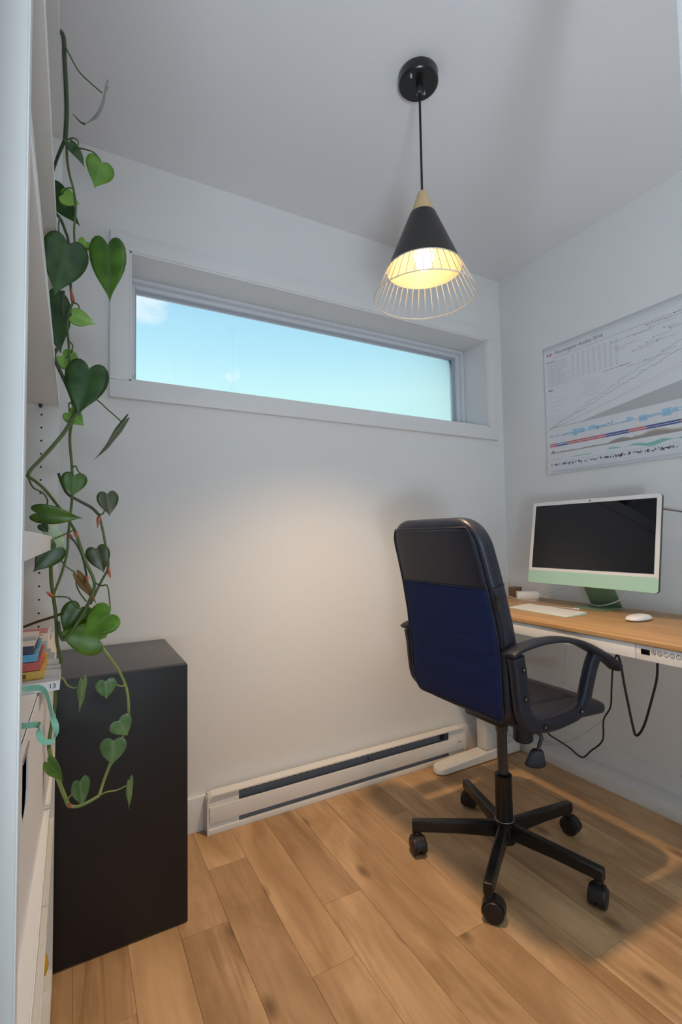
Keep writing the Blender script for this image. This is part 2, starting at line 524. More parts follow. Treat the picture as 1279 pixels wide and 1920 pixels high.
# ------------------------------------------------------------------ walls and ceiling
ceil = obj('ceiling', G().box((XL - 0.15, YREAR - 0.15, ZC), (XFAR + 0.15, YB + 0.3, ZC + 0.1)), CEIL)
tag(ceil, 'plain white painted ceiling above the window and lamp', 'ceiling', kind='structure')
WX0, WX1, WZ0, WZ1 = 0.168, 1.921, 1.617, 2.089      # clear opening of the window
YW = YB + 0.24
wb = G()
wb.box((XL - 0.15, YB, -0.06), (WX0, YW, ZC)).box((WX1, YB, -0.06), (XR + 0.15, YW, ZC))
wb.box((WX0, YB, -0.06), (WX1, YW, WZ0)).box((WX0, YB, WZ1), (WX1, YW, ZC))
tag(obj('wall_back', wb, WALL), 'white wall with the long horizontal window and the heater', 'wall', kind='structure')
tag(obj('wall_right', G().box((XR, 0.10, -0.06), (XR + 0.15, YB, ZC)), WALL), 'white wall behind the desk with the chart poster', 'wall', kind='structure')
tag(obj('wall_left', G().box((XL - 0.15, YREAR - 0.15, -0.06), (XL, YB, ZC)), WALL), 'white wall behind the white bookcase', 'wall', kind='structure')
tag(obj('wall_shade_stub', G().box((XL, 0.10, -0.06), (-0.037, 0.30, ZC)), WALL, bevel=0.004), 'added wall stub out of view that shades the bookcase end panel', 'wall', kind='structure')  # unseen stub added to keep the fill light off the bookcase panel
tag(obj('trim_2', G().box((0.668, 0.262, 0), (0.684, 0.30, ZC)), TRIM, bevel=0.003), 'white door jamb at the top right corner of the view', 'trim', kind='structure')
wr = G()
wr.box((XL, YREAR - 0.15, -0.06), (-0.1, YREAR, ZC)).box((2.1, YREAR - 0.15, -0.06), (XFAR + 0.15, YREAR, ZC))
wr.box((-0.1, YREAR - 0.15, -0.06), (2.1, YREAR, 0.40)).box((-0.1, YREAR - 0.15, 2.30), (2.1, YREAR, ZC))
tag(obj('wall_rear', wr, WALL), 'white wall of the open room behind the camera', 'wall', kind='structure')
tag(obj('wall_side', G().box((XFAR, YREAR, -0.06), (XFAR + 0.15, 0.10, ZC)).box((XR + 0.15, 0.0, -0.06), (XFAR, 0.10, ZC)), WALL), 'far side wall of the open room behind the camera', 'wall', kind='structure')

# ------------------------------------------------------------------ long window
w1 = thing('window_1', (1.04, YB, WZ0), 'long horizontal fixed window high on the back wall', 'window', kind='structure')
CW, CT = 0.063, 0.019
for nm, lo, hi in (('casing_bottom', (WX0 - CW, YB - CT, WZ0 - CW), (WX1 + CW, YB, WZ0)),
                   ('casing_top', (WX0 - CW, YB - CT, WZ1), (WX1 + CW, YB, WZ1 + CW)),
                   ('casing_side', (WX0 - CW, YB - CT, WZ0), (WX0, YB, WZ1)),
                   ('casing_side', (WX1, YB - CT, WZ0), (WX1 + CW, YB, WZ1))):
    obj(nm, G().box(lo, hi), TRIM, w1, bevel=0.0025)
YF = 2.035
jl = 0.008
for nm, lo, hi in (('jamb_lining', (WX0, YB - CT + 0.003, WZ0), (WX0 + jl, YF, WZ1)), ('jamb_lining', (WX1 - jl, YB - CT + 0.003, WZ0), (WX1, YF, WZ1)),
                   ('jamb_lining', (WX0, YB - CT + 0.003, WZ1 - jl), (WX1, YF, WZ1)), ('sill_board', (WX0, YB - CT + 0.003, WZ0), (WX1, YF, WZ0 + jl))):
    obj(nm, G().box(lo, hi), TRIM, w1, bevel=0.0015)


def frame_ring(g, x0, x1, z0, z1, wd, ya, yb):
    g.box((x0, ya, z0), (x0 + wd, yb, z1)).box((x1 - wd, ya, z0), (x1, yb, z1))
    g.box((x0 + wd, ya, z1 - wd), (x1 - wd, yb, z1)).box((x0 + wd, ya, z0), (x1 - wd, yb, z0 + wd))


a0, a1, b0, b1 = WX0 + jl, WX1 - jl, WZ0 + jl, WZ1 - jl
g = G(); frame_ring(g, a0, a1, b0, b1, 0.014, YF - 0.035, YF + 0.05)
obj('window_frame', g, VINYL, w1, bevel=0.002)
g = G(); frame_ring(g, a0 + 0.014, a1 - 0.014, b0 + 0.014, b1 - 0.014, 0.016, YF - 0.010, YF + 0.05)
obj('window_sash', g, VINYL, w1, bevel=0.002)
g = G(); frame_ring(g, a0 + 0.030, a1 - 0.030, b0 + 0.030, b1 - 0.030, 0.006, YF + 0.006, YF + 0.03)
obj('glazing_bead', g, mat('glazing_grey', (0.42, 0.45, 0.52), 0.3), w1)
obj('pane', G().box((a0 + 0.034, YF + 0.016, b0 + 0.034), (a1 - 0.034, YF + 0.020, b1 - 0.034)), GLASS, w1)

# rear window (behind the camera), open to the sky
w2 = thing('window_2', (1.0, YREAR, 0.40), 'large window of the open room behind the camera', 'window', kind='structure')
g = G(); frame_ring(g, -0.1, 2.1, 0.40, 2.30, 0.05, YREAR - 0.12, YREAR - 0.04); g.box((0.97, YREAR - 0.12, 0.45), (1.03, YREAR - 0.04, 2.25))
obj('window_frame', g, VINYL, w2)
obj('pane', G().box((-0.05, YREAR - 0.085, 0.45), (0.97, YREAR - 0.08, 2.25)), GLASS, w2)
obj('pane', G().box((1.03, YREAR - 0.085, 0.45), (2.05, YREAR - 0.08, 2.25)), GLASS, w2)

# ------------------------------------------------------------------ baseboards
tag(obj('baseboard_back', G().box((XL, YB - 0.016, 0), (XR, YB, 0.122)), TRIM, bevel=0.003), 'white baseboard along the window wall', 'baseboard', kind='structure')
tag(obj('baseboard_right', G().box((XR - 0.016, 0.30, 0), (XR, YB - 0.016, 0.122)), TRIM, bevel=0.003), 'white baseboard along the wall under the desk', 'baseboard', kind='structure')
tag(obj('trim_1', G().box((1.922, 0.30, 0), (XR - 0.016, YB - 0.016, 0.050)), TRIM, bevel=0.003), 'low white boxed floor trim in front of the baseboard under the desk', 'trim', kind='structure')

# ------------------------------------------------------------------ bookcase
BX, BB = -0.033, -0.325         # front and back of the bookcase
YN0, YN1, YF0, YF1 = 0.430, 0.448, 1.372, 1.390
bc = thing('bookcase', (-0.18, 0.91, 0), 'tall white open bookcase at the left edge with the trailing plant', 'bookcase')
TOPZ = 2.098


def side_panel(y0, y1):
    p = obj('side_panel', G().box((BB, y0, 0), (BX - 0.0015, y1, TOPZ)), SHELFW, bc)
    obj('edge_band', G().box((BX - 0.0015, y0, 0), (BX, y1, TOPZ)), EDGEW, p, bevel=0.0004, seg=1)
    return p


side_panel(YN0, YN1)
sp_far = side_panel(YF0, YF1)
for zt, th in ((TOPZ, 0.019), (1.672, 0.018), (1.408, 0.019), (1.066, 0.024), (0.565, 0.019), (0.400, 0.019), (0.055, 0.019)):
    s_ = obj('shelf', G().box((BB + 0.006, YN1, zt - th), (BX - 0.0015, YF0, zt)), SHELFW, bc)
    obj('edge_band', G().box((BX - 0.0015, YN1, zt - th), (BX, YF0, zt)), EDGEW, s_, bevel=0.0004, seg=1)
obj('back_panel', G().box((BB, YN1, 0.03), (BB + 0.005, YF0, TOPZ - 0.02)), SHELFW, bc)
obj('plinth', G().box((BB + 0.01, YN1, 0), (BX - 0.02, YF0, 0.036)), SHELFW, bc)
g = G()
z = 1.365
while z > 0.62:
    if abs(z - 1.055) > 0.03:
        g.lathe((-0.070, YF0 - 0.0004, z), [(0.0024, 0.0), (0.0024, 0.001)], 8, 'y')
    z -= 0.032
hp = obj('pin_holes', g, DARK, sp_far)
hp['kind'] = 'stuff'
for zt in (1.408 - 0.019, 1.672 - 0.018):
    obj('shelf_pin', G().lathe((-0.072, YF0 - 0.012, zt - 0.004), [(0.004, 0), (0.004, 0.012)], 10, 'y'), BLACKMET, sp_far)

# black cabinet between the bookcase and the window wall
cb = thing('black_cabinet', (-0.02, 1.62, 0), 'black wooden storage cabinet on the floor beside the white bookcase', 'cabinet')
CX0, CX1, CY0, CY1, CZ = -0.33, 0.287, 1.428, 1.828, 0.703
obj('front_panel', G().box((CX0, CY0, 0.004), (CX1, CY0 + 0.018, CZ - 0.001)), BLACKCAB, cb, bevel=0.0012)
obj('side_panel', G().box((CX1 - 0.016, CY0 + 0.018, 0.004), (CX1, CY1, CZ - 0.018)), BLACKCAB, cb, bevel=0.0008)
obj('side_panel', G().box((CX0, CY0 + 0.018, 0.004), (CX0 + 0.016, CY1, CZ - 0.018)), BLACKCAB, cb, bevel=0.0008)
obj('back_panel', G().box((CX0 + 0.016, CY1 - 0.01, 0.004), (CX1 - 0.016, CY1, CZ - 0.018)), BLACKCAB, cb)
obj('top_panel', G().box((CX0, CY0 + 0.018, CZ - 0.018), (CX1, CY1, CZ)), mat('black_wood_sheen', (0.060, 0.062, 0.072), 0.34, spec=0.6), cb, bevel=0.0012)  # lighter grey base colour paints a sheen onto the black top
for fx in (CX0 + 0.05, CX1 - 0.06):
    for fy in (CY0 + 0.03, CY1 - 0.05):
        obj('glide', G().box((fx - 0.03, fy - 0.015, 0), (fx + 0.03, fy + 0.015, 0.004)), CHROME, cb)

# ------------------------------------------------------------------ baseboard heater
hx0, hx1, hy, hz = 0.427, 1.652, 1.787, 0.136
ht = thing('baseboard_heater', (1.04, 1.81, 0), 'long white electric baseboard heater on the floor under the window', 'heater')


def rr_poly(y0, y1, z0, z1, r, n=5):
    p = [(y0, z0), (y1, z0), (y1, z1)]
    for i in range(n + 1):
        a = math.pi / 2 + i / n * math.pi / 2
        p.append((y0 + r + r * math.cos(a), z1 - r + r * math.sin(a)))
    return p


hb = YB - 0.017
obj('back_plate', G().box((hx0 + 0.006, hb - 0.012, 0.004), (hx1 - 0.006, hb, hz - 0.006)), HEATD, ht)


def end_cap(x0, x1):
    # rounded-corner outline in x-z, extruded in y
    r = 0.022
    left = x0 < 1.0
    pts = []
    if left:
        pts = [(x1, 0.0), (x1, hz)]
        for i in range(7):
            a = math.pi / 2 + i / 6 * math.pi / 2
            pts.append((x0 + r + r * math.cos(a), hz - r + r * math.sin(a)))
        pts.append((x0, 0.0))
    else:
        pts = [(x0, 0.0), (x0, hz)]
        for i in range(7):
            a = math.pi / 2 - i / 6 * math.pi / 2
            pts.append((x1 - r + r * math.cos(a), hz - r + r * math.sin(a)))
        pts.append((x1, 0.0))
    return pts


# outer shell as a band around the heater: ends, rounded corners and top
def band(inset, ya, yb):
    out, inn = [], []
    r = 0.024
    t = 0.005
    def path(off):
        x0, x1, z1 = hx0 + off, hx1 - off, hz - off
        rr = max(r - off, 0.004)
        p = [(x0, 0.0)]
        for i in range(9):
            a = math.pi - i / 8 * math.pi / 2
            p.append((x0 + rr + rr * math.cos(a), z1 - rr + rr * math.sin(a)))
        for i in range(9):
            a = math.pi / 2 - i / 8 * math.pi / 2
            p.append((x1 - rr + rr * math.cos(a), z1 - rr + rr * math.sin(a)))
        p.append((x1, 0.0))
        return p
    a, b = path(0), path(t)
    rings = [[(p[0], ya, p[1]), (q[0], ya, q[1]), (q[0], yb, q[1]), (p[0], yb, p[1])] for p, q in zip(a, b)]
    return G().loft(rings)


obj('casing', band(0, hy, hb), HEATW, ht, smooth='angle')
obj('bottom_rail', G().box((hx0 + 0.005, hy, 0.0), (hx1 - 0.005, hb - 0.012, 0.018)), HEATW, ht, bevel=0.002)
fp = obj('front_panel', G().box((hx0 + 0.009, hy + 0.001, 0.038), (hx1 - 0.005, hy + 0.008, 0.095)), HEATW, ht, bevel=0.002)
for x0, x1 in ((hx0 + 0.005, 0.545), (1.555, hx1 - 0.005)):
    obj('end_plate', G().box((x0, hy + 0.010, 0.018), (x1, hy + 0.016, hz - 0.005)), HEATW, ht)
obj('grille', G().box((0.545, hy + 0.028, 0.018), (1.555, hy + 0.032, hz - 0.006)), HEATD, ht)
g = G()
for i in range(38):
    x = 0.565 + i * (0.96 / 37)
    g.box((x, hy + 0.0265, 0.114), (x + 0.008, hy + 0.0282, 0.118))
lv = obj('vent_slots', g, DARK, ht); lv['kind'] = 'stuff'
obj('air_deflector', G().add([(0.545, hy + 0.012, 0.022), (1.555, hy + 0.012, 0.022), (1.555, hy + 0.03, 0.045), (0.545, hy + 0.03, 0.045)], [(0, 1, 2, 3)]), HEATD, ht, solid=0.001)
obj('limit_switch', G().box((1.515, hy + 0.012, 0.098), (1.535, hy + 0.028, 0.118)), DARK, ht, bevel=0.002)
obj('screw', G().lathe((1.12, hy + 0.026, 0.1), [(0.004, 0), (0.004, 0.002)], 10, 'y'), DARK, ht)
obj('maker_mark', G().box((1.600, hy + 0.0004, 0.072), (1.622, hy + 0.0012, 0.075)), INK['dgrey'], fp)

# ------------------------------------------------------------------ pendant lamp
LX, LY = 0.894, 1.086
pl = thing('pendant_lamp', (LX, LY, ZC), 'black cone pendant lamp with pale wood cap and wire cage hanging from ceiling', 'lamp')
cn = obj('ceiling_canopy', G().lathe((LX + 0.002, LY + 0.007, 0), [(0.057, ZC), (0.059, ZC - 0.003), (0.059, ZC - 0.030), (0.056, ZC - 0.033), (0.0, ZC - 0.033)], 40, caps=False), BLACKMET, pl, smooth='angle')
for dx, dy in ((-0.034, -0.013), (0.034, 0.012)):
    st = obj('screw', G().lathe((LX - 0.006 + dx, LY + dy, 0), [(0.0045, ZC - 0.030), (0.0045, ZC - 0.043), (0.0035, ZC - 0.045)], 12), CHROME, cn, smooth='angle')
gl = obj('cord_grip', G().lathe((LX, LY, 0), [(0.010, ZC - 0.030), (0.010, ZC - 0.060), (0.007, ZC - 0.064), (0.007, ZC - 0.074)], 16), BLACKMET, cn, smooth='angle')
obj('grip_collar', G().lathe((LX, LY, 0), [(0.0085, ZC - 0.064), (0.0085, ZC - 0.069)], 16), CHROME, cn, smooth='angle')
obj('cord', G().tube([(LX, LY, ZC - 0.05), (LX, LY, 2.2), (LX, LY, 2.055)], 0.0034, 10), mat('black_cord', (0.006, 0.006, 0.007), 0.6), pl, smooth=True)
obj('wood_cap', G().lathe((LX, LY, 0), [(0.005, 2.070), (0.010, 2.069), (0.0135, 2.064), (0.018, 2.050), (0.028, 2.022), (0.0385, 1.998), (0.0395, 1.994), (0.030, 1.994)], 32), BAMBOO, pl, smooth='angle')
zs0, zs1, r0, r1 = 2.000, 1.832, 0.0385, 0.1095
zr, rrg = 1.753, 0.1470
sh = obj('shade', G().lathe((LX, LY, 0), [(r0, zs0), (r1, zs1)], 64, caps=False), SHADEOUT, pl, smooth=True)
obj('shade_lining', G().lathe((LX, LY, 0), [(r0 - 0.002, zs0 - 0.003), (r1 - 0.0012, zs1 - 0.0002)], 64, caps=False), SHADEIN, sh, smooth=True)


def ring_torus(c, R, r, seg=72, s=8):
    rings = []
    for k in range(seg):
        a = 2 * math.pi * k / seg
        d = Vector((math.cos(a), math.sin(a), 0))
        rings.append([Vector(c) + d * (R + r * math.cos(2 * math.pi * j / s)) + Vector((0, 0, r * math.sin(2 * math.pi * j / s))) for j in range(s)])
    return G().loft(rings, caps=False, closed=True)


obj('cage_ring', ring_torus((LX, LY, zr), rrg, 0.0017), WIRE, pl, smooth=True)
obj('cage_ring', ring_torus((LX, LY, zs1 + 0.001), r1, 0.0014), WIRE, pl, smooth=True)
NW = 38
for k in range(NW):
    a = 2 * math.pi * (k + 0.3) / NW
    d = Vector((math.cos(a), math.sin(a), 0))
    obj('cage_wire', G().tube([Vector((LX, LY, zs1 + 0.003)) + d * (r1 - 0.001), Vector((LX, LY, zr)) + d * rrg], 0.0013, 6), WIRE, pl, smooth=True)
obj('socket', G().lathe((LX, LY, 0), [(0.018, 1.998), (0.018, 1.950), (0.016, 1.945)], 20), mat('socket_white', (0.7, 0.62, 0.45), 0.5), pl, smooth='angle')
obj('bulb', G().lathe((LX, LY, 0), [(0.013, 1.946), (0.015, 1.924), (0.023, 1.902), (0.028, 1.880), (0.028, 1.864), (0.023, 1.847), (0.013, 1.836), (0.001, 1.833)], 24), BULB, pl, smooth=True)

sl = bpy.data.lights.new('lamp_light', 'SPOT')
sl.energy = 54.0; sl.color = (1.0, 0.67, 0.38); sl.spot_size = math.radians(121); sl.spot_blend = 1.0; sl.shadow_soft_size = 0.028
slo = bpy.data.objects.new('lamp_light', sl); COL.objects.link(slo); slo.parent = pl
slo.location = (0, 0, 1.822 - ZC)

# ------------------------------------------------------------------ desk
DX0, DX1, DZ = 1.428, 1.957, 0.748
DY0, DY1 = 0.36, 1.745
dk = thing('standing_desk', (1.69, 1.05, 0), 'white standing desk with an oak top along the wall behind the chair', 'desk')
obj('desktop', G().box((DX0, DY0, DZ - 0.017), (DX1, DY1, DZ)), OAK, dk, bevel=0.004, seg=3)
obj('apron', G().box((DX0 + 0.022, DY0 + 0.02, 0.688), (DX1 - 0.03, DY1 - 0.02, DZ - 0.0172)), DESKW, dk, bevel=0.002)
dr = obj('drawer_front', G().box((DX0 + 0.007, 0.8365, 0.6875), (DX0 + 0.022, DY1 - 0.02, DZ - 0.0185)), DESKW, dk, bevel=0.0015)
cp = obj('control_panel', G().box((DX0 + 0.007, DY0 + 0.02, 0.6875), (DX0 + 0.022, 0.8345, DZ - 0.0185)), DESKW, dk, bevel=0.0015)
xf = DX0 + 0.007
obj('display', G().box((xf - 0.0012, 0.795, 0.7045), (xf + 0.002, 0.8195, 0.7195)), SCREEN, cp, bevel=0.001)
for i, ch in enumerate(('^', 'v', '1', '2', '3', '4')):
    yc = 0.7845 - i * 0.0162
    zc = 0.7145 + i * 0.0
    b_ = obj('button', ring_torus((0, 0, 0), 0.0058, 0.0007, 24, 6), INK['black'], cp)
    for v in b_.data.vertices:
        x, y, zz = v.co + ORG[dk.name]
        v.co = Vector((xf - 0.0003 + zz, yc + x, zc + y)) - ORG[dk.name]
    if ch in '^v':
        s_ = 1 if ch == '^' else -1
        gg = G()
        for sd in (-1, 1):
            gg.tube([(xf - 0.0005, yc + sd * 0.0028, zc - s_ * 0.0012), (xf - 0.0005, yc, zc + s_ * 0.0014)], 0.0008, 6)
        obj('button_mark', gg, INK['black'], b_)
    else:
        obj('button_mark', place_text(ch, 0.0075, (xf - 0.0005, yc, zc), (0, -1, 0), (0, 0, 1)), INK['black'], b_)


def desk_leg(yc):
    obj('leg_column', G().box((1.690, yc - 0.030, 0.05), (1.772, yc + 0.030, 0.688)), DESKW, dk, bevel=0.004)
    f = []
    prof = [(1.405, 0.012), (1.418, 0.006), (1.440, 0.006), (1.900, 0.006), (1.905, 0.010), (1.905, 0.050), (1.80, 0.056), (1.66, 0.056), (1.46, 0.040), (1.425, 0.036), (1.410, 0.028)]
    g = G()
    n = 10
    # rounded plan outline at the front end
    hw = 0.036
    outline = [(1.905, -hw), (1.905, hw)]
    for i in range(n + 1):
        a = math.pi / 2 + math.pi * i / n
        outline.append((1.442 + hw * math.cos(a), hw * math.sin(a)))
    def zt(x):
        t = max(0, min(1, (x - 1.406) / 0.25))
        return 0.030 + 0.026 * t
    lo = [(x, yc + y, 0.006) for x, y in outline]
    mid = [(x, yc + y, zt(x) - 0.006) for x, y in outline]
    top = [(1.655 + (x - 1.655) * 0.985, yc + y * 0.86, zt(x)) for x, y in outline]
    g.loft([lo, mid, top])
    ft = obj('foot', g, DESKW, dk, smooth='angle')
    for gx in (1.45, 1.87):
        obj('glide', G().lathe((gx, yc, 0), [(0.022, 0.0), (0.022, 0.006)], 16), BLACKPLA, ft)


desk_leg(1.722)
desk_leg(0.44)

# ------------------------------------------------------------------ all-in-one computer
YL, YRR = 1.476, 0.934
bx, bz, tx, tz = 1.752, 0.843, 1.807, 1.190
upv = Vector((tx - bx, 0, tz - bz)); HH = upv.length; upv.normalize()
nrm = Vector((-upv.z, 0, upv.x))               # points out of the screen, towards the chair
yc = (YL + YRR) / 2; WW = YL - YRR
im = thing('desktop_computer', (1.85, yc, DZ), 'all-in-one desktop computer with dark screen and mint green chin on desk', 'computer')


def P3(u, v, d=0.0):
    """u along +y from the centre, v up the tilted body, d out of the screen"""
    return Vector((bx, yc + u, bz)) + upv * v + nrm * d


def rrect(u0, u1, v0, v1, r, d, n=5):
    pts = []
    for cu, cv, a0_ in ((u1 - r, v1 - r, 0), (u0 + r, v1 - r, 90), (u0 + r, v0 + r, 180), (u1 - r, v0 + r, 270)):
        for i in range(n + 1):
            a = math.radians(a0_ + 90 * i / n)
            pts.append(P3(cu + r * math.cos(a), cv + r * math.sin(a), d))
    return pts


h2 = WW / 2
obj('rear_shell', G().loft([rrect(-h2, h2, 0, HH, 0.012, -0.0115), rrect(-h2, h2, 0, HH, 0.012, -0.001)]), mat('shell_dark_green', (0.03, 0.055, 0.045), 0.3), im, smooth='angle')
CH = 0.053
obj('front_glass', G().loft([rrect(-h2 + 0.0003, h2 - 0.0003, 0.010, HH - 0.0003, 0.012, -0.001), rrect(-h2 + 0.0003, h2 - 0.0003, 0.010, HH - 0.0003, 0.012, 0.0)]), BEZEL, im, smooth='angle')
obj('chin', G().loft([rrect(-h2 + 0.0002, h2 - 0.0002, 0.0002, CH, 0.010, -0.001), rrect(-h2 + 0.0002, h2 - 0.0002, 0.0002, CH, 0.010, 0.0006)]), MINT, im, smooth='angle')
obj('screen', G().add([P3(-h2 + 0.016, CH + 0.012, 0.0004), P3(h2 - 0.016, CH + 0.012, 0.0004), P3(h2 - 0.016, HH - 0.016, 0.0004), P3(-h2 + 0.016, HH - 0.016, 0.0004)], [(0, 1, 2, 3)]), SCREEN, im, solid=0.0003)
obj('webcam', G().loft([rrect(-0.003, 0.003, HH - 0.011, HH - 0.005, 0.0029, 0.0), rrect(-0.003, 0.003, HH - 0.011, HH - 0.005, 0.0029, 0.0006)]), DARK, im)
sw = 0.066
ys = 1.228
sx = 1.80
st = G().add([(sx + 0.118, ys - sw, DZ + 0.004), (sx + 0.118, ys + sw, DZ + 0.004), (sx + 0.030, ys + sw, 0.90), (sx + 0.030, ys - sw, 0.90),
              (sx + 0.124, ys - sw, DZ + 0.004), (sx + 0.124, ys + sw, DZ + 0.004), (sx + 0.036, ys + sw, 0.90), (sx + 0.036, ys - sw, 0.90)],
             [(0, 1, 2, 3), (7, 6, 5, 4), (0, 4, 5, 1), (1, 5, 6, 2), (2, 6, 7, 3), (3, 7, 4, 0)])
obj('stand', st, GREENM, im, bevel=0.001)
obj('stand_foot', G().box((sx - 0.008, ys - sw, DZ), (sx + 0.124, ys + sw, DZ + 0.005)), GREENM, im, bevel=0.0015)
obj('hinge', G().lathe((sx + 0.012, ys, 0.90), [(0.010, -0.04), (0.010, 0.04)], 16, 'y'), GREENM, im, smooth='angle')

# keyboard
kb = thing('keyboard', (1.625, 1.29, DZ), 'slim white wireless keyboard lying on the desk', 'keyboard')
rot = math.radians(-3)


def KP(x, y, z_):
    c, s_ = math.cos(rot), math.sin(rot)
    return Vector((1.626 + x * c - y * s_, 1.288 + x * s_ + y * c, DZ + z_))


def kbox(x0, x1, y0, y1, z0a, z0b, z1a, z1b):
    vs = [KP(x0, y0, z0a), KP(x1, y0, z0b), KP(x1, y1, z0b), KP(x0, y1, z0a), KP(x0, y0, z1a), KP(x1, y0, z1b), KP(x1, y1, z1b), KP(x0, y1, z1a)]
    return vs, [(0, 3, 2, 1), (4, 5, 6, 7), (0, 1, 5, 4), (1, 2, 6, 5), (2, 3, 7, 6), (3, 0, 4, 7)]


obj('body', G().add(*kbox(-0.057, 0.057, -0.139, 0.139, 0, 0, 0.004, 0.0105)), mat('mint_alu_light', (0.52, 0.62, 0.50), 0.4), kb, bevel=0.002)
g = G()
for r_ in range(6):
    n_ = 14 if r_ else 7
    xs = -0.054 + r_ * 0.0183
    for c_ in range(n_):
        wd = 0.275 / n_
        y0 = -0.1375 + c_ * wd
        za, zb = 0.004 + 0.0065 * (xs + 0.057) / 0.114, 0.004 + 0.0065 * (xs + 0.073) / 0.114
        g.add(*kbox(xs, xs + 0.0165, y0 + 0.001, y0 + wd - 0.001, za, zb, za + 0.0014, zb + 0.0014))
ks = obj('keys', g, WHITEP, kb); ks['kind'] = 'stuff'

# mouse
ms_ = thing('computer_mouse', (1.72, 0.985, DZ), 'flat white wireless mouse lying on the desk', 'mouse')
g = G(); rings = []
for i in range(9):
    t = i / 8
    sc_ = max(0.02, math.cos(t * math.pi / 2) ** 0.55)
    ring = []
    for k in range(28):
        a = 2 * math.pi * k / 28
        ca, sa = math.cos(a), math.sin(a)
        ex = 0.72
        ring.append(Vector((1.72 + 0.0565 * sc_ * abs(ca) ** ex * (1 if ca > 0 else -1), 0.985 + 0.0285 * sc_ * abs(sa) ** ex * (1 if sa > 0 else -1), DZ + 0.005 + 0.0165 * math.sin(t * math.pi / 2))))
    rings.append(ring)
obj('shell', G().loft(rings), WHITEP, ms_, smooth=True)
low = [[Vector((1.72 + (p.x - 1.72) * k, 0.985 + (p.y - 0.985) * k, DZ + z_)) for p in rings[0]] for k, z_ in ((0.86, 0.0), (0.97, 0.003), (0.995, 0.0052))]
obj('base', G().loft(low), mat('mouse_base', (0.16, 0.18, 0.16), 0.4), ms_, smooth='angle')

# power brick, small box and white cables on the desk
pb = thing('power_adapter', (1.885, 1.575, DZ), 'white power adapter box on the desk corner near the wall', 'adapter')
d1 = Vector((0.77, -0.62, 0)).normalized(); d2 = Vector((0.62, 0.77, 0))
obj('body', G().obox((1.868, 1.580, DZ + 0.0175), d1, d2, (0, 0, 1), 0.048, 0.022, 0.0175), WHITEP, pb, bevel=0.004)
obj('plug', G().obox((1.917, 1.541, DZ + 0.016), d1, d2, (0, 0, 1), 0.014, 0.008, 0.008), WHITEP, pb, bevel=0.002)
sb = thing('small_box', (1.86, 1.66, DZ), 'small dark brown box behind the chair back on the desk corner', 'box')
obj('body', G().box((1.845, 1.632, DZ), (1.885, 1.672, DZ + 0.050)), mat('brown_box', (0.16, 0.09, 0.05), 0.5), sb, bevel=0.002)
obj('cap', G().box((1.885, 1.632, DZ), (1.890, 1.672, DZ + 0.050)), DARK, sb)


def zcab(pts):
    return smooth_path([at(x, y, 'z', z_) for x, y, z_ in pts], 8)


WC = mat('white_cable', (0.74, 0.74, 0.72), 0.4)
tag(obj('power_cable', G().tube(smooth_path([(1.905, 1.548, DZ + 0.012), (1.93, 1.50, DZ + 0.035), (1.925, 1.42, DZ + 0.06), (1.915, 1.34, DZ + 0.03), (1.905, 1.30, DZ + 0.012), (1.87, 1.245, DZ + 0.009), (1.86, 1.19, DZ + 0.018), (1.85, 1.13, DZ + 0.045), (1.82, 1.08, 0.845)], 6), 0.0024, 8), WC, smooth=True, origin=(1.88, 1.3, DZ)), 'white power cable looping behind the mint stand of the computer', 'cable')
tag(obj('charging_cable', G().tube(smooth_path([at(950, 1116, 'z', DZ + 0.012), at(972, 1123, 'z', DZ + 0.003), at(1010, 1126, 'z', DZ + 0.002), at(985, 1127, 'z', DZ + 0.002), at(974, 1131, 'z', DZ + 0.002), at(1000, 1135, 'z', DZ + 0.002), at(1040, 1138, 'z', DZ + 0.002), at(1076, 1141, 'z', DZ + 0.003)], 6), 0.0016, 8), WC, smooth=True, origin=(1.8, 1.5, DZ)), 'thin white charging cable lying behind the keyboard', 'cable')
tag(obj('cable_tip', G().obox(at(1081, 1141.5, 'z', DZ + 0.005), (0.2, -0.98, 0), (0.98, 0.2, 0), (0, 0, 1), 0.012, 0.004, 0.003), WHITEP, bevel=0.001), 'white plug tip of the charging cable in front of the stand', 'plug')

# black and white cables under the desk
BC = mat('black_cable', (0.008, 0.008, 0.009), 0.5)
tag(obj('looped_cable', G().tube(smooth_path([at(1158, 1226, 'x', 1.74), at(1164, 1245, 'x', 1.74), at(1172, 1290, 'x', 1.74), at(1187, 1362, 'x', 1.74), at(1194, 1379, 'x', 1.74), at(1208, 1360, 'x', 1.74), at(1224, 1305, 'x', 1.74), at(1232, 1270, 'x', 1.74), at(1233, 1236, 'x', 1.74)], 6), 0.0042, 8), BC, smooth=True, origin=(1.74, 1.05, 0.3)), 'black cable hanging in a long loop below the desk control panel', 'cable')
tag(obj('hanging_cable', G().tube(smooth_path([at(1158, 1225, 'x', 1.76), at(1150, 1245, 'x', 1.76), at(1147, 1290, 'x', 1.76), at(1145, 1325, 'x', 1.76), at(1132, 1350, 'x', 1.76), at(1130, 1388, 'x', 1.76), at(1108, 1408, 'x', 1.76), at(1091, 1420, 'x', 1.76), at(1068, 1402, 'x', 1.76), at(1045, 1387, 'x', 1.76), at(1030, 1377, 'x', 1.76), at(1018, 1358, 'x', 1.76), at(1005, 1330, 'x', 1.76)], 6), 0.0032, 8), BC, smooth=True, origin=(1.76, 1.25, 0.2)), 'black cable drooping under the chair seat towards the wall', 'cable')
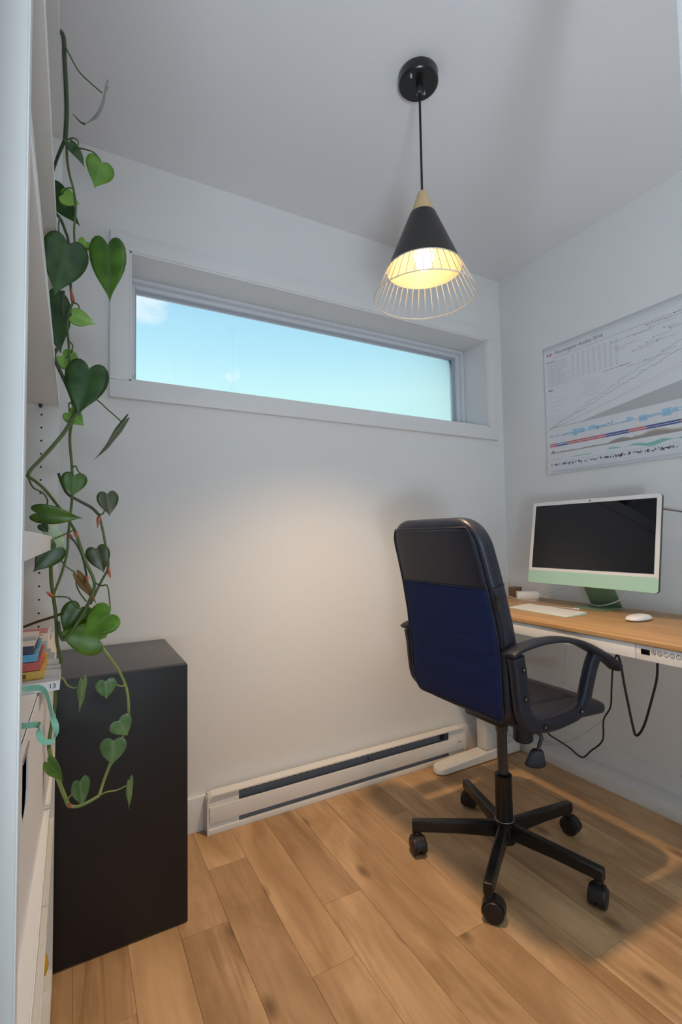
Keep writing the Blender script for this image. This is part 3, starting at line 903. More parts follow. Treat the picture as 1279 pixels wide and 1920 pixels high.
tag(obj('thin_cable', G().tube(smooth_path([at(1060, 1216, 'x', 1.9), at(1058, 1290, 'x', 1.9), (1.9, 1.45, 0.40), at(1130, 1335, 'x', 1.9), at(1110, 1365, 'x', 1.9), at(1075, 1386, 'x', 1.9), at(1040, 1396, 'x', 1.9), at(1005, 1394, 'x', 1.9), at(985, 1385, 'x', 1.9)], 6), 0.0022, 8), mat('grey_cable', (0.6, 0.61, 0.6), 0.4), smooth=True, origin=(1.9, 1.4, 0.2)), 'thin pale grey cable hanging against the wall behind the chair seat', 'cable')

# metal rod at the right edge, held by the wall
rd = thing('metal_rod', (2.039, 0.95, 1.128), 'thin metal rod with copper tip beside the computer at the right edge', 'rod')
ra, rb = at(1244, 954, 'x', 1.985), at(1279, 959.5, 'x', 1.985)
rdir = (rb - ra).normalized()
obj('bar', G().tube([ra + rdir * 0.018, ra + rdir * 0.26], 0.0030, 10), CHROME, rd, smooth='angle')
obj('tip', G().tube([ra, ra + rdir * 0.018], 0.0034, 10), mat('copper', (0.45, 0.27, 0.19), 0.35, metal=0.8), rd, smooth='angle')
obj('bracket', G().tube([ra + rdir * 0.25, Vector((2.039, (ra + rdir * 0.25).y, (ra + rdir * 0.25).z))], 0.003, 10), CHROME, rd, smooth='angle')

# ------------------------------------------------------------------ wall chart
PY0, PY1, PZ0, PZ1 = 0.60, 1.572, 1.340, 1.966
po = thing('wall_chart', (XR, 1.08, PZ0), 'large white financial chart poster pinned on the wall above the computer', 'poster')


def sx_(u, v):
    """x of the sheet surface: the lower left corner curls gently off the wall"""
    return XR - 0.0015 - 0.006 * math.exp(-((v) / 0.05)) - 0.004 * math.exp(-(u / 0.05))


def PP(u, v, d=0.0):       # u from the left edge (towards -y), v up, metres
    return Vector((sx_(u, v) - d, PY1 - u, PZ0 + v))


PWD, PHT = PY1 - PY0, PZ1 - PZ0
g = G(); nu, nv = 28, 20
us = [PWD * (i / nu) ** 1.6 for i in range(nu + 1)]
vs_ = [PHT * (j / nv) ** 1.6 for j in range(nv + 1)]
g.add([PP(u, v) for v in vs_ for u in us], [(j * (nu + 1) + i, j * (nu + 1) + i + 1, (j + 1) * (nu + 1) + i + 1, (j + 1) * (nu + 1) + i) for j in range(nv) for i in range(nu)])
sheet = obj('sheet', g, PAPER, po, smooth=True, solid=0.0006)
INKD = 0.0007


def ink_poly(name, pts, ink):
    return obj(name, G().add([PP(u, v, INKD) for u, v in pts], [tuple(range(len(pts)))]), INK[ink], sheet)


def ink_strip(name, top, bot, ink, d=INKD):
    n = len(top)
    return obj(name, G().add([PP(u, v, d) for u, v in top] + [PP(u, v, d) for u, v in bot], [(i, i + 1, n + i + 1, n + i) for i in range(n - 1)]), INK[ink], sheet)


def ink_line(name, pts, wd, ink, d=INKD):
    top, bot = [], []
    for i, (u, v) in enumerate(pts):
        a, b = pts[max(i - 1, 0)], pts[min(i + 1, len(pts) - 1)]
        dx, dy = b[0] - a[0], b[1] - a[1]
        l = math.hypot(dx, dy) or 1
        nx, ny = -dy / l * wd / 2, dx / l * wd / 2
        top.append((u + nx, v + ny)); bot.append((u - nx, v - ny))
    return ink_strip(name, top, bot, ink, d)


def ink_bars(name, rects, ink, d=INKD):
    g = G()
    for u0, u1, v0, v1 in rects:
        g.add([PP(u0, v0, d), PP(u1, v0, d), PP(u1, v1, d), PP(u0, v1, d)], [(0, 1, 2, 3)])
    o = obj(name, g, INK[ink], sheet)
    return o


rp = random.Random(3)
H_ = PHT
# title and flag
tg = text_mesh('Morningstar Andex 2016', 0.024)
tg.v = [PP(0.185 + v.x, H_ - 0.042 + v.y, 0.0009) for v in tg.v]
obj('title', tg, INK['dgrey'], sheet)
ink_bars('flag', [(0.021, 0.027, H_ - 0.050, H_ - 0.036), (0.038, 0.044, H_ - 0.050, H_ - 0.036), (0.030, 0.035, H_ - 0.047, H_ - 0.039)], 'red', 0.0009)
ink_bars('axis_ticks', [(0.05 + i * 0.0115, 0.05 + i * 0.0115 + 0.005, H_ - 0.064, H_ - 0.060) for i in range(78)], 'grey')
ink_bars('axis_ticks', [(0.05 + i * 0.0115, 0.05 + i * 0.0115 + 0.005, 0.055, 0.059) for i in range(78)], 'lgrey')
# printed text blocks, too small to read
ink_bars('text_block', [(0.022, 0.022 + rp.uniform(0.08, 0.125), H_ - 0.086 - i * 0.0095, H_ - 0.0835 - i * 0.0095) for i in range(13)], 'lgrey')
ink_bars('heading_lines', [(0.014, 0.060, H_ - 0.079, H_ - 0.0765), (0.022, 0.046, 0.405, 0.410), (0.300, 0.410, H_ - 0.205, H_ - 0.2035)], 'dgrey')
ink_bars('table', [(0.150 + c_ * 0.026, 0.150 + c_ * 0.026 + 0.012, H_ - 0.085 - r_ * 0.0105, H_ - 0.0815 - r_ * 0.0105) for c_ in range(9) for r_ in range(11)], 'lgrey')
rows = []
for i in range(40):
    u = rp.uniform(0.33, 0.86); v = 0.50 - 0.0 + rp.uniform(-0.10, 0.055) + (u - 0.33) * 0.03
    rows.append((u, u + rp.uniform(0.03, 0.10), v, v + 0.0016))
ink_bars('captions', rows, 'grey')
ink_bars('captions', [(u0 - 0.004, u0, v0 - 0.001, v0 + 0.003) for u0, u1, v0, v1 in rows], 'dgrey')
ink_bars('captions', [(0.19 + rp.uniform(0, 0.04), 0.27 + rp.uniform(0, 0.05), 0.40 - i * 0.013, 0.4018 - i * 0.013) for i in range(6)], 'lgrey')
ink_bars('captions', [(0.03, 0.03 + rp.uniform(0.03, 0.1), 0.37 - i * 0.022, 0.3715 - i * 0.022) for i in range(6)], 'lgrey')


def walk(u0, u1, n, f, j):
    return [(u0 + (u1 - u0) * i / n, f((i / n)) + rp.uniform(-j, j)) for i in range(n + 1)]


base_v = 0.222
ink_line('growth_line', walk(0.020, 0.95, 90, lambda t: base_v + 0.345 * (t ** 0.95), 0.006), 0.0018, 'grey')
ink_line('growth_line', walk(0.020, 0.95, 90, lambda t: base_v + 0.300 * (t ** 0.98), 0.006), 0.0014, 'dgrey')
ink_line('growth_line', walk(0.020, 0.95, 80, lambda t: base_v + 0.250 * (t ** 1.25), 0.003), 0.0012, 'tan')
ink_line('growth_line', walk(0.020, 0.95, 80, lambda t: base_v + 0.215 * (t ** 1.15), 0.002), 0.0012, 'lgrey')
n = 30
ink_strip('inflation_wedge', [(0.02 + 0.94 * i / n, base_v + 0.002 + 0.115 * (max(0, i / n - 0.18) / 0.82) ** 0.9 + 0.006 * i / n) for i in range(n + 1)], [(0.02 + 0.94 * i / n, base_v - 0.001 + 0.004 * i / n) for i in range(n + 1)], 'wedge')
# blue bars
bars, dbars, u = [], [], 0.020
while u < 0.93:
    wd = rp.choice((0.008, 0.014, 0.022, 0.034))
    hgt = rp.choice((0.006, 0.010, 0.022, 0.030))
    (dbars if hgt < 0.008 else bars).append((u, u + wd, 0.180 - hgt / 2 + rp.uniform(-0.004, 0.012), 0.180 + hgt / 2 + rp.uniform(0, 0.008)))
    u += wd + rp.choice((0.002, 0.004, 0.018))
for q in bars: ink_bars('rate_bar', [q], 'blue')
for q in dbars: ink_bars('rate_bar', [q], 'dblue')
ink_bars('rate_line', [(0.02, 0.95, 0.178, 0.1795)], 'dblue')
# red / blue party band
seg_ = [(0.020, 0.055, 'red'), (0.055, 0.110, 'dblue'), (0.110, 0.300, 'red'), (0.300, 0.400, 'navy'), (0.400, 0.470, 'red'), (0.470, 0.60, 'navy'), (0.60, 0.95, 'red')]
for u0, u1, c_ in seg_:
    ink_bars('party_band', [(u0, u1, 0.1385, 0.1455)], c_)
    ink_bars('party_band', [(u0, u1, 0.1300, 0.1365)], 'red' if c_ == 'red' else 'navy')
# mountain
n = 90
mt = [(0.02 + 0.93 * i / n, 0.098 + 0.002 + 0.005 * abs(math.sin(i * 0.23)) * (0.3 + i / n) + rp.uniform(0, 0.003) + 0.012 * math.exp(-((i - 33) / 4) ** 2) + 0.014 * math.exp(-((i - 47) / 6) ** 2) + 0.014 * math.exp(-((i - 66) / 8) ** 2)) for i in range(n + 1)]
ink_strip('rate_area', [(u, v + 0.007 if u > 0.42 else v) for u, v in mt], [(u, 0.098) for u, v in mt], 'tan')
ink_strip('rate_area', mt, [(u, 0.098) for u, v in mt], 'brown', 0.0010)
ink_poly('rate_area', [(0.022, 0.098), (0.036, 0.116), (0.050, 0.098)], 'brown')
# teal bands
ink_strip('balance_area', [(0.30 + 0.65 * i / 40, 0.078 + 0.004 * math.sin(i)) for i in range(41)], [(0.30 + 0.65 * i / 40, 0.078 - 0.018 * min(1, i / 12) * (0.6 + 0.4 * math.sin(i * 0.6 + 1)) - 0.001) for i in range(41)], 'teal')
ink_line('balance_area', [(0.13, 0.070), (0.23, 0.070)], 0.003, 'teal')
ink_line('balance_line', [(0.02, 0.068), (0.04, 0.070), (0.09, 0.071)], 0.0014, 'grey')
# dark dashes
ink_bars('return_dashes', [(0.024 + i * 0.0062, 0.024 + i * 0.0062 + rp.choice((0.003, 0.005)), 0.040 + rp.uniform(-0.006, 0.006), 0.043 + rp.uniform(-0.002, 0.007)) for i in range(92)], 'black')
ink_bars('caption_rows', [(0.02, 0.95, 0.026, 0.0268), (0.02, 0.95, 0.0155, 0.0163), (0.02, 0.95, 0.152, 0.1526), (0.02, 0.95, 0.2105, 0.2111)], 'lgrey')
ink_bars('footer_band', [(0.024, 0.95, 0.006, 0.0145)], 'tint')
ink_bars('edge_marks', [(0.004, 0.010, 0.06 + i * 0.075, 0.063 + i * 0.075) for i in range(7)], 'grey')

# ------------------------------------------------------------------ office chair (faces the desk, +x)
HX, HY = 1.252, 1.183
ch = thing('office_chair', (HX, HY, 0), 'black high-back office chair with armrests on castors facing the desk', 'chair')


def supersection(cx, cy, cz, hw, hh, n, axis, e_=0.45, bend=None):
    """superellipse ring: for axis 'z' spans x (hh) and y (hw); for axis 'x' spans z (hh) and y (hw)"""
    ring = []
    for k in range(n):
        a = 2 * math.pi * k / n
        ca, sa = math.cos(a), math.sin(a)
        u = hw * abs(ca) ** e_ * (1 if ca >= 0 else -1)
        v = hh * abs(sa) ** e_ * (1 if sa >= 0 else -1)
        ring.append(Vector((cx + v, cy + u, cz)) if axis == 'z' else Vector((cx, cy + u, cz + v)))
    return ring


def rear_x(z_):
    """x of the rear face of the backrest at height z"""
    tab = ((0.49, 1.085), (0.53, 1.055), (0.58, 1.043), (0.65, 1.040), (0.72, 1.036), (0.80, 1.024), (0.90, 1.003), (0.98, 0.982), (1.05, 0.962), (1.12, 0.945))
    for (za, xa), (zb, xb) in zip(tab, tab[1:]):
        if z_ <= zb:
            t = (z_ - za) / (zb - za)
            return xa + (xb - xa) * t
    return tab[-1][1]


ZB, ZT, WB = 0.500, 1.106, 0.219


def half_w(z_):
    wm = WB - 0.018 * max(0, (z_ - 0.75) / 0.35) - 0.006 * max(0, (0.75 - z_) / 0.25)
    R1, R2 = 0.085, 0.075
    if z_ > ZT - R1:
        d = z_ - (ZT - R1)
        wm -= R1 - math.sqrt(max(0, R1 * R1 - d * d))
    if z_ < ZB + R2:
        d = (ZB + R2) - z_
        wm -= R2 - math.sqrt(max(0, R2 * R2 - d * d))
    return wm


def half_t(z_):
    t = 0.037
    for zz, s_ in ((ZT, 1), (ZB, -1)):
        d = abs(zz - z_)
        if d < 0.035:
            t = min(t, 0.010 + 0.027 * math.sqrt(max(0, 1 - ((0.035 - d) / 0.035) ** 2)))
    return t


def zrows(a, b, n):
    return [a + (b - a) * (0.5 - 0.5 * math.cos(math.pi * i / n)) for i in range(n + 1)]


rings = []
for z_ in zrows(ZB, ZT, 44):
    ht_ = half_t(z_)
    rings.append(supersection(rear_x(z_) + 0.037 + 0.002, HY, z_, half_w(z_), ht_, 40, 'z', 0.42))
back = obj('backrest', G().loft(rings), LEATHER, ch, smooth=True)


def rear_patch(z0, z1, inset, d, nrow=26, ncol=16):
    vs = []
    for i in range(nrow + 1):
        z_ = z0 + (z1 - z0) * i / nrow
        hw = half_w(z_) - inset
        for j in range(ncol + 1):
            t = -1 + 2 * j / ncol
            vs.append(Vector((rear_x(z_) + 0.0015 - d + 0.004 * abs(t) ** 6, HY + hw * t, z_)))
    return G().add(vs, [(i * (ncol + 1) + j, i * (ncol + 1) + j + 1, (i + 1) * (ncol + 1) + j + 1, (i + 1) * (ncol + 1) + j) for i in range(nrow) for j in range(ncol)])


ZS = 0.903
obj('rear_mesh_panel', rear_patch(ZB + 0.030, ZS, 0.014, 0.0010), MESHB, back, smooth=True, solid=0.002)
obj('rear_leather_panel', rear_patch(ZS + 0.001, ZT - 0.035, 0.014, 0.0012), LEATHER, back, smooth=True, solid=0.002)
pts = [Vector((rear_x(ZS) - 0.0005 + 0.004 * abs(t) ** 6, HY + (half_w(ZS) - 0.012) * t, ZS)) for t in [(-1 + 2 * i / 16) for i in range(17)]]
obj('seam', G().tube(pts, 0.0018, 6), LEATHER, back, smooth=True)
# piping around the rear face
zz = zrows(ZB + 0.022, ZT - 0.030, 40)
pp = [Vector((rear_x(z_) + 0.0035, HY - (half_w(z_) - 0.015), z_)) for z_ in zz] + [Vector((rear_x(z_) + 0.0035, HY + (half_w(z_) - 0.015), z_)) for z_ in reversed(zz)]
obj('piping', G().tube(pp + [pp[0]], 0.0025, 6), LEATHER, back, smooth=True)
# seam across the side and zip with pull tab
obj('side_seam', G().tube([Vector((rear_x(ZS) + 0.006, HY - half_w(ZS) - 0.001, ZS)), Vector((rear_x(ZS) + 0.035, HY - half_w(ZS) - 0.002, ZS + 0.008)), Vector((rear_x(ZS) + 0.056, HY - half_w(ZS) + 0.0005, ZS + 0.013))], 0.0018, 6), BLACKPLA, back, smooth=True)
zp = rear_x(0.86) + 0.010
obj('zip', G().tube([(rear_x(ZS) + 0.014, HY - half_w(ZS) - 0.0012, ZS - 0.004), (rear_x(0.80) + 0.014, HY - half_w(0.80) - 0.0012, 0.80), (rear_x(0.68) + 0.014, HY - half_w(0.68) - 0.0012, 0.68)], 0.0022, 6), BLACKPLA, back)
obj('zip_pull', G().box((rear_x(0.86) + 0.004, HY - half_w(0.86) - 0.006, 0.842), (rear_x(0.86) + 0.014, HY - half_w(0.86) - 0.002, 0.872)).box((rear_x(0.86) + 0.002, HY - half_w(0.86) - 0.006, 0.872), (rear_x(0.86) + 0.018, HY - half_w(0.86) - 0.001, 0.884)), BLACKMET, back, bevel=0.001)

# seat
SX0, SX1 = 1.092, 1.495
rings = []


def seat_top(u):
    return 0.546 - 0.018 * u + 0.006 * math.sin(u * math.pi) - (0.012 * ((u - 0.8) / 0.2) ** 2 if u > 0.8 else 0)


for i in range(31):
    t = i / 30
    x = SX0 + (SX1 - SX0) * (0.5 - 0.5 * math.cos(math.pi * t))
    u = (x - SX0) / (SX1 - SX0)
    hw = 0.236 - 0.050 * max(0, 1 - u / 0.35) ** 2 - 0.040 * max(0, (u - 0.86) / 0.14) ** 2
    top = seat_top(u)
    bot = 0.502 - 0.022 * u + (0.010 * ((u - 0.8) / 0.2) ** 2 if u > 0.8 else 0)
    hh = (top - bot) / 2
    endk = min(1, min(u, 1 - u) / 0.05)
    hh *= 0.35 + 0.65 * math.sqrt(max(0, 1 - (1 - endk) ** 2))
    rings.append(supersection(x, HY, (top + bot) / 2, hw, hh, 36, 'x', 0.5))
seat = obj('seat', G().loft(rings), LEATHER, ch, smooth=True)
vs = []
nr, nc = 16, 12
for i in range(nr + 1):
    u = 0.05 + 0.72 * i / nr
    x = SX0 + (SX1 - SX0) * u
    for j in range(nc + 1):
        t = -1 + 2 * j / nc
        vs.append(Vector((x, HY + 0.165 * t, seat_top(u) + 0.0006 - 0.003 * t * t)))
obj('seat_mesh_panel', G().add(vs, [(i * (nc + 1) + j, i * (nc + 1) + j + 1, (i + 1) * (nc + 1) + j + 1, (i + 1) * (nc + 1) + j) for i in range(nr) for j in range(nc)]), MESHS, seat, smooth=True, solid=0.004)


def sweep_xz(path, yc, wy, tn, n=5, roundness=0.5):
    """sweep a rounded rectangle along a path of (x, z): wy = width along y, tn = thickness normal to the path"""
    P = smooth_path([(x, 0, z_) for x, z_ in path], n)
    m_ = len(P)
    rings = []
    for i, p in enumerate(P):
        t = (P[min(i + 1, m_ - 1)] - P[max(i - 1, 0)]).normalized()
        nn = Vector((-t.z, 0, t.x))
        f = i / (m_ - 1)
        a = wy(f) if callable(wy) else wy
        b = tn(f) if callable(tn) else tn
        ring = []
        for k in range(16):
            an = 2 * math.pi * k / 16
            ca, sa = math.cos(an), math.sin(an)
            ring.append(Vector((p.x, yc, p.z)) + Vector((0, 1, 0)) * (a / 2 * abs(ca) ** roundness * (1 if ca >= 0 else -1)) + nn * (b / 2 * abs(sa) ** roundness * (1 if sa >= 0 else -1)))
        rings.append(ring)
    return G().loft(rings)


def armrest(side):
    yc_ = HY + (0.234 if side > 0 else -0.250)
    SHX = 0.014 if side > 0 else 0.0
    AK = (HY - 0.250) / 0.90
    loop = [(1.012, 0.735), (1.020, 0.690), (1.026, 0.630), (1.036, 0.580), (1.068, 0.551), (1.130, 0.540), (1.200, 0.543), (1.250, 0.552), (1.280, 0.580), (1.300, 0.625), (1.322, 0.672), (1.345, 0.705)]
    loop = [(x * AK + SHX, 1.058 - (1.058 - z_) * AK) for x, z_ in loop]
    a = obj('armrest', sweep_xz(loop, yc_, 0.030, lambda f: 0.046 if f < 0.35 else (0.036 if f < 0.7 else 0.040)), BLACKPLA, ch, smooth=True)
    pad = [(0.986, 0.742), (1.010, 0.752), (1.060, 0.760), (1.120, 0.764), (1.190, 0.760), (1.260, 0.744), (1.330, 0.714), (1.390, 0.682), (1.432, 0.655), (1.442, 0.644)]
    pad = [(x * AK + SHX, 1.058 - (1.058 - z_) * AK) for x, z_ in pad]
    obj('arm_pad', sweep_xz(pad, yc_, lambda f: 0.050 - 0.008 * abs(f - 0.5) - (0.012 * max(0, (f - 0.9) / 0.1)), lambda f: 0.013 + 0.016 * max(0, (f - 0.35) / 0.65) - 0.008 * max(0, (f - 0.93) / 0.07)), BLACKPLA, a, smooth=True)
    # bracket ears that reach the seat and the back
    obj('mount', G().box((1.10, min(yc_, yc_ - side * 0.075), 0.505), (1.27, max(yc_, yc_ - side * 0.075), 0.522)), BLACKPLA, a, bevel=0.003)
    ys_ = yc_ + side * 0.0155
    for bx_, bz_ in [(x * AK + SHX, 1.058 - (1.058 - z_) * AK) for x, z_ in ((1.024, 0.703), (1.028, 0.628), (1.098, 0.543), (1.252, 0.556))]:
        hb_ = obj('bolt', G().lathe((bx_, ys_, bz_), [(0.0085, -0.003), (0.0085, 0.0012 if side > 0 else 0.0), (0.007, 0.002 * side if side > 0 else 0.0)], 16, 'y') if side > 0 else G().lathe((bx_, ys_, bz_), [(0.0085, 0.003), (0.0085, -0.0012), (0.0055, -0.0014), (0.0055, 0.0006)], 16, 'y'), CHROME if False else BLACKMET, a, smooth='angle')
        obj('bolt', G().lathe((bx_, ys_ + side * 0.0004, bz_), [(0.0035, -0.001), (0.0035, 0.001)], 10, 'y'), CHROME, a)


armrest(-1)
armrest(1)

# mechanism, lever, gas lift and base
obj('tilt_mechanism', G().box((1.165, HY - 0.080, 0.452), (1.365, HY + 0.080, 0.496)), BLACKMET, ch, bevel=0.008)
obj('tension_knob', G().lathe((1.330, HY - 0.02, 0), [(0.030, 0.453), (0.032, 0.400), (0.033, 0.366), (0.027, 0.360)], 24), BLACKPLA, ch, smooth='angle')
lvp = [(1.22, HY - 0.07, 0.468), (1.228, 1.065, 0.462), (1.240, 1.030, 0.452), (1.246, 1.020, 0.440), (1.236, 1.020, 0.420), (1.228, 1.020, 0.404)]
lever = obj('height_lever', G().tube(smooth_path(lvp, 5), 0.0055, 10), BLACKMET, ch, smooth=True)
rings = []
for z_, hw, hh, dx in ((0.408, 0.012, 0.009, 0.004), (0.404, 0.018, 0.012, 0.003), (0.392, 0.022, 0.013, 0.0), (0.378, 0.027, 0.013, -0.004), (0.368, 0.029, 0.012, -0.007), (0.361, 0.026, 0.010, -0.008), (0.357, 0.018, 0.006, -0.008)):
    ring = []
    for k in range(20):
        a = 2 * math.pi * k / 20
        ca, sa = math.cos(a), math.sin(a)
        wob = 1 + (0.08 * math.cos(6 * a) if z_ < 0.37 else 0)
        ring.append(Vector((1.222 + dx + hw * 0.75 * ca * wob, 1.020 - hw * 0.62 * ca * wob + hh * 0.6 * sa, z_ + hh * 0.2 * sa)))
    rings.append(ring)
obj('lever_paddle', G().loft(rings), BLACKPLA, lever, smooth=True)
gas = obj('gas_lift', G().lathe((HX, HY, 0), [(0.0195, 0.455), (0.0195, 0.405), (0.0165, 0.400), (0.0165, 0.262)], 24), mat('lift_grey', (0.035, 0.032, 0.034), 0.35, spec=0.6), ch, smooth='angle')
obj('lift_sleeve', G().lathe((HX, HY, 0), [(0.0235, 0.266), (0.0285, 0.262), (0.0285, 0.258), (0.0275, 0.252), (0.0275, 0.075)], 28), BLACKMET, ch, smooth='angle')
obj('base_hub', G().lathe((HX, HY, 0), [(0.028, 0.118), (0.034, 0.116), (0.034, 0.052), (0.024, 0.046)], 28), BLACKMET, ch, smooth='angle')
obj('hub_ring', ring_torus((HX, HY, 0.119), 0.029, 0.0016, 32, 6), CHROME, ch, smooth=True)
AN = [-4, 71, 145, 214, 284]
SW = [100, 200, 75, 130, 20]            # swivel of each castor
for a_, s_ in zip(AN, SW):
    a = math.radians(a_)
    d = Vector((math.cos(a), math.sin(a), 0)); n_ = Vector((-d.y, d.x, 0))
    rings = []
    for rr_, zt_, zb_, hw in ((0.020, 0.112, 0.064, 0.016), (0.030, 0.112, 0.066, 0.016), (0.16, 0.108, 0.070, 0.0145), (0.298, 0.103, 0.068, 0.0135), (0.302, 0.101, 0.069, 0.0125)):
        c = Vector((HX, HY, 0)) + d * rr_
        r5 = 0.004
        rings.append([c + n_ * (hw * sx2) + Vector((0, 0, zz2)) for sx2, zz2 in ((-1, zb_ + r5), (-0.7, zb_), (0.7, zb_), (1, zb_ + r5), (1, zt_ - r5), (0.7, zt_), (-0.7, zt_), (-1, zt_ - r5))])
    leg = obj('base_leg', G().loft(rings), BLACKMET, ch, smooth='angle')
    cpos = Vector((HX, HY, 0)) + d * 0.288
    sa_ = math.radians(s_)
    f = Vector((math.cos(sa_), math.sin(sa_), 0)); sd = Vector((-f.y, f.x, 0))
    wc = cpos - f * 0.012 + Vector((0, 0, 0.0287))
    cs = obj('castor', G().lathe(cpos, [(0.0065, 0.040), (0.0065, 0.080)], 12), BLACKMET, ch, smooth='angle')
    # hood: half shell over the wheels
    hood = []
    for k in range(13):
        an = math.radians(-20 + 200 * k / 12)
        pr = wc + f * (0.0325 * math.cos(an)) + Vector((0, 0, 0.0325 * math.sin(an)))
        pi_ = wc + f * (0.0300 * math.cos(an)) + Vector((0, 0, 0.0300 * math.sin(an)))
        hood.append([pr - sd * 0.0165, pr + sd * 0.0165, pi_ + sd * 0.0165, pi_ - sd * 0.0165])
    obj('castor_hood', G().loft(hood).tube([cpos + Vector((0, 0, 0.045)), cpos + Vector((0, 0, 0.068))], [0.016, 0.0125], 14), CASTB, cs, smooth='angle')
    for sg in (-1, 1):
        rings = []
        for r_, h_ in ((0.008, 0.003), (0.0265, 0.004), (0.0285, 0.007), (0.0285, 0.019), (0.0265, 0.0225), (0.010, 0.0245), (0.001, 0.0248)):
            rings.append([wc + sd * (sg * h_) + f * (r_ * math.cos(2 * math.pi * k / 24)) + Vector((0, 0, r_ * math.sin(2 * math.pi * k / 24))) for k in range(24)])
        obj('wheel', G().loft(rings), CASTB, cs, smooth='angle')

# ------------------------------------------------------------------ things in the bookcase
SZ = 0.565
FX = -0.046
bxo = thing('storage_box', (-0.18, 0.9, SZ), 'white cardboard storage box with a hand slot on the bookcase shelf', 'box')
BZT = 0.811


def BFX(y):             # front face drifts outwards towards the far end
    return FX - 0.010 + 0.020 * (y - 0.52) / 0.8


ya, yb = 0.47, 1.330
hs0, hs1, hz0, hz1 = 0.705, 0.770, 0.712, 0.796
def fq(y0, y1, z0, z1):
    return [(BFX(y0), y0, z0), (BFX(y1), y1, z0), (BFX(y1), y1, z1), (BFX(y0), y0, z1)]


g = G()
for q in (fq(ya, hs0, SZ, BZT), fq(hs1, yb, SZ, BZT), fq(hs0, hs1, hz1, BZT), fq(hs0, hs1, SZ, hz0)):
    g.add(q, [(0, 1, 2, 3)])
# rounded lower end of the slot
for k in range(6):
    t0_, t1_ = k / 6, (k + 1) / 6
    f0 = lambda t: hz0 + 0.022 * (1 - math.sqrt(max(0, 1 - (2 * t - 1) ** 2)))
    yA, yB_ = hs0 + (hs1 - hs0) * t0_, hs0 + (hs1 - hs0) * t1_
    g.add([(BFX(yA), yA, hz0), (BFX(yB_), yB_, hz0), (BFX(yB_), yB_, f0(t1_)), (BFX(yA), yA, f0(t0_))], [(0, 1, 2, 3)])
CARD = mat('white_card', (0.74, 0.76, 0.80), 0.5)
obj('front', g, CARD, bxo, solid=0.002)
obj('side', G().box((-0.30, ya, SZ), (BFX(ya) - 0.002, ya + 0.002, BZT)), CARD, bxo)
obj('side', G().box((-0.30, yb - 0.002, SZ), (BFX(yb) - 0.002, yb, BZT)), CARD, bxo)
obj('back', G().box((-0.302, ya, SZ), (-0.300, yb, BZT)), CARD, bxo)
obj('bottom', G().box((-0.298, ya + 0.003, SZ), (BFX(ya) - 0.004, yb - 0.003, SZ + 0.003)), CARD, bxo)
obj('lid', G().add([(-0.300, ya, BZT), (BFX(ya) - 0.002, ya, BZT), (BFX(yb) - 0.002, yb, BZT), (-0.300, yb, BZT), (-0.300, ya, BZT + 0.004), (BFX(ya) - 0.002, ya, BZT + 0.004), (BFX(yb) - 0.002, yb, BZT + 0.004), (-0.300, yb, BZT + 0.004)],
                  [(0, 3, 2, 1), (4, 5, 6, 7), (0, 1, 5, 4), (1, 2, 6, 5), (2, 3, 7, 6), (3, 0, 4, 7)]), CARD, bxo)
obj('slot_rim', G().add([(BFX(hs0) + 0.001, hs0, hz1 - 0.006), (BFX(hs1) + 0.001, hs1, hz1 - 0.006), (BFX(hs1) + 0.001, hs1, hz1), (BFX(hs0) + 0.001, hs0, hz1)], [(0, 1, 2, 3)]), mat('rim_brown', (0.30, 0.24, 0.20), 0.5), bxo, solid=0.002)
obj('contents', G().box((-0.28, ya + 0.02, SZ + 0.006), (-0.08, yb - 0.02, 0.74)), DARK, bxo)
obj('red_folder', G().box((-0.25, 0.64, 0.742), (-0.066, 0.73, 0.785)), mat('red_folder', (0.50, 0.16, 0.12), 0.5), bxo)


# books
def book(name, label, cx1, ycb, zb, ln, wd, th, cover, rz=0.0, group='books stacked on the white box', marks=None, cat='book', pages=(0.74, 0.70, 0.62)):
    """flat-lying book, spine facing the near side (-y); cx1 = x of its front end, ycb = y of the spine"""
    t = thing(name, (cx1 - ln / 2, ycb + wd / 2, zb), label, cat, group)
    c_, s_ = math.cos(rz), math.sin(rz)
    piv = Vector((cx1, ycb, 0))

    def B(x0, x1, y0, y1, z0, z1):
        vs = []
        for z_ in (z0, z1):
            for x, y in ((x0, y0), (x1, y0), (x1, y1), (x0, y1)):
                vs.append(Vector((cx1 + x * c_ - y * s_, ycb + x * s_ + y * c_, z_)))
        return G().add(vs, [(0, 3, 2, 1), (4, 5, 6, 7), (0, 1, 5, 4), (1, 2, 6, 5), (2, 3, 7, 6), (3, 0, 4, 7)])
    cm = mat('cover_' + name + '_' + str(len(MATS)), cover, 0.4)
    obj('pages', B(-ln + 0.002, -0.002, 0.002, wd - 0.002, zb + 0.001, zb + th - 0.001), mat('book_pages', pages, 0.8), t)
    sp = obj('spine', B(-ln, 0, 0, 0.0015, zb, zb + th), cm, t)
    return t, B, cm, sp


def cover(t, B, material, ln, wd, zb, th, top):
    obj('front_cover', B(-ln, 0, 0.0015, wd, zb + th - 0.001, zb + th), top, t)
    obj('back_cover', B(-ln, 0, 0.0015, wd, zb, zb + 0.001), material, t)


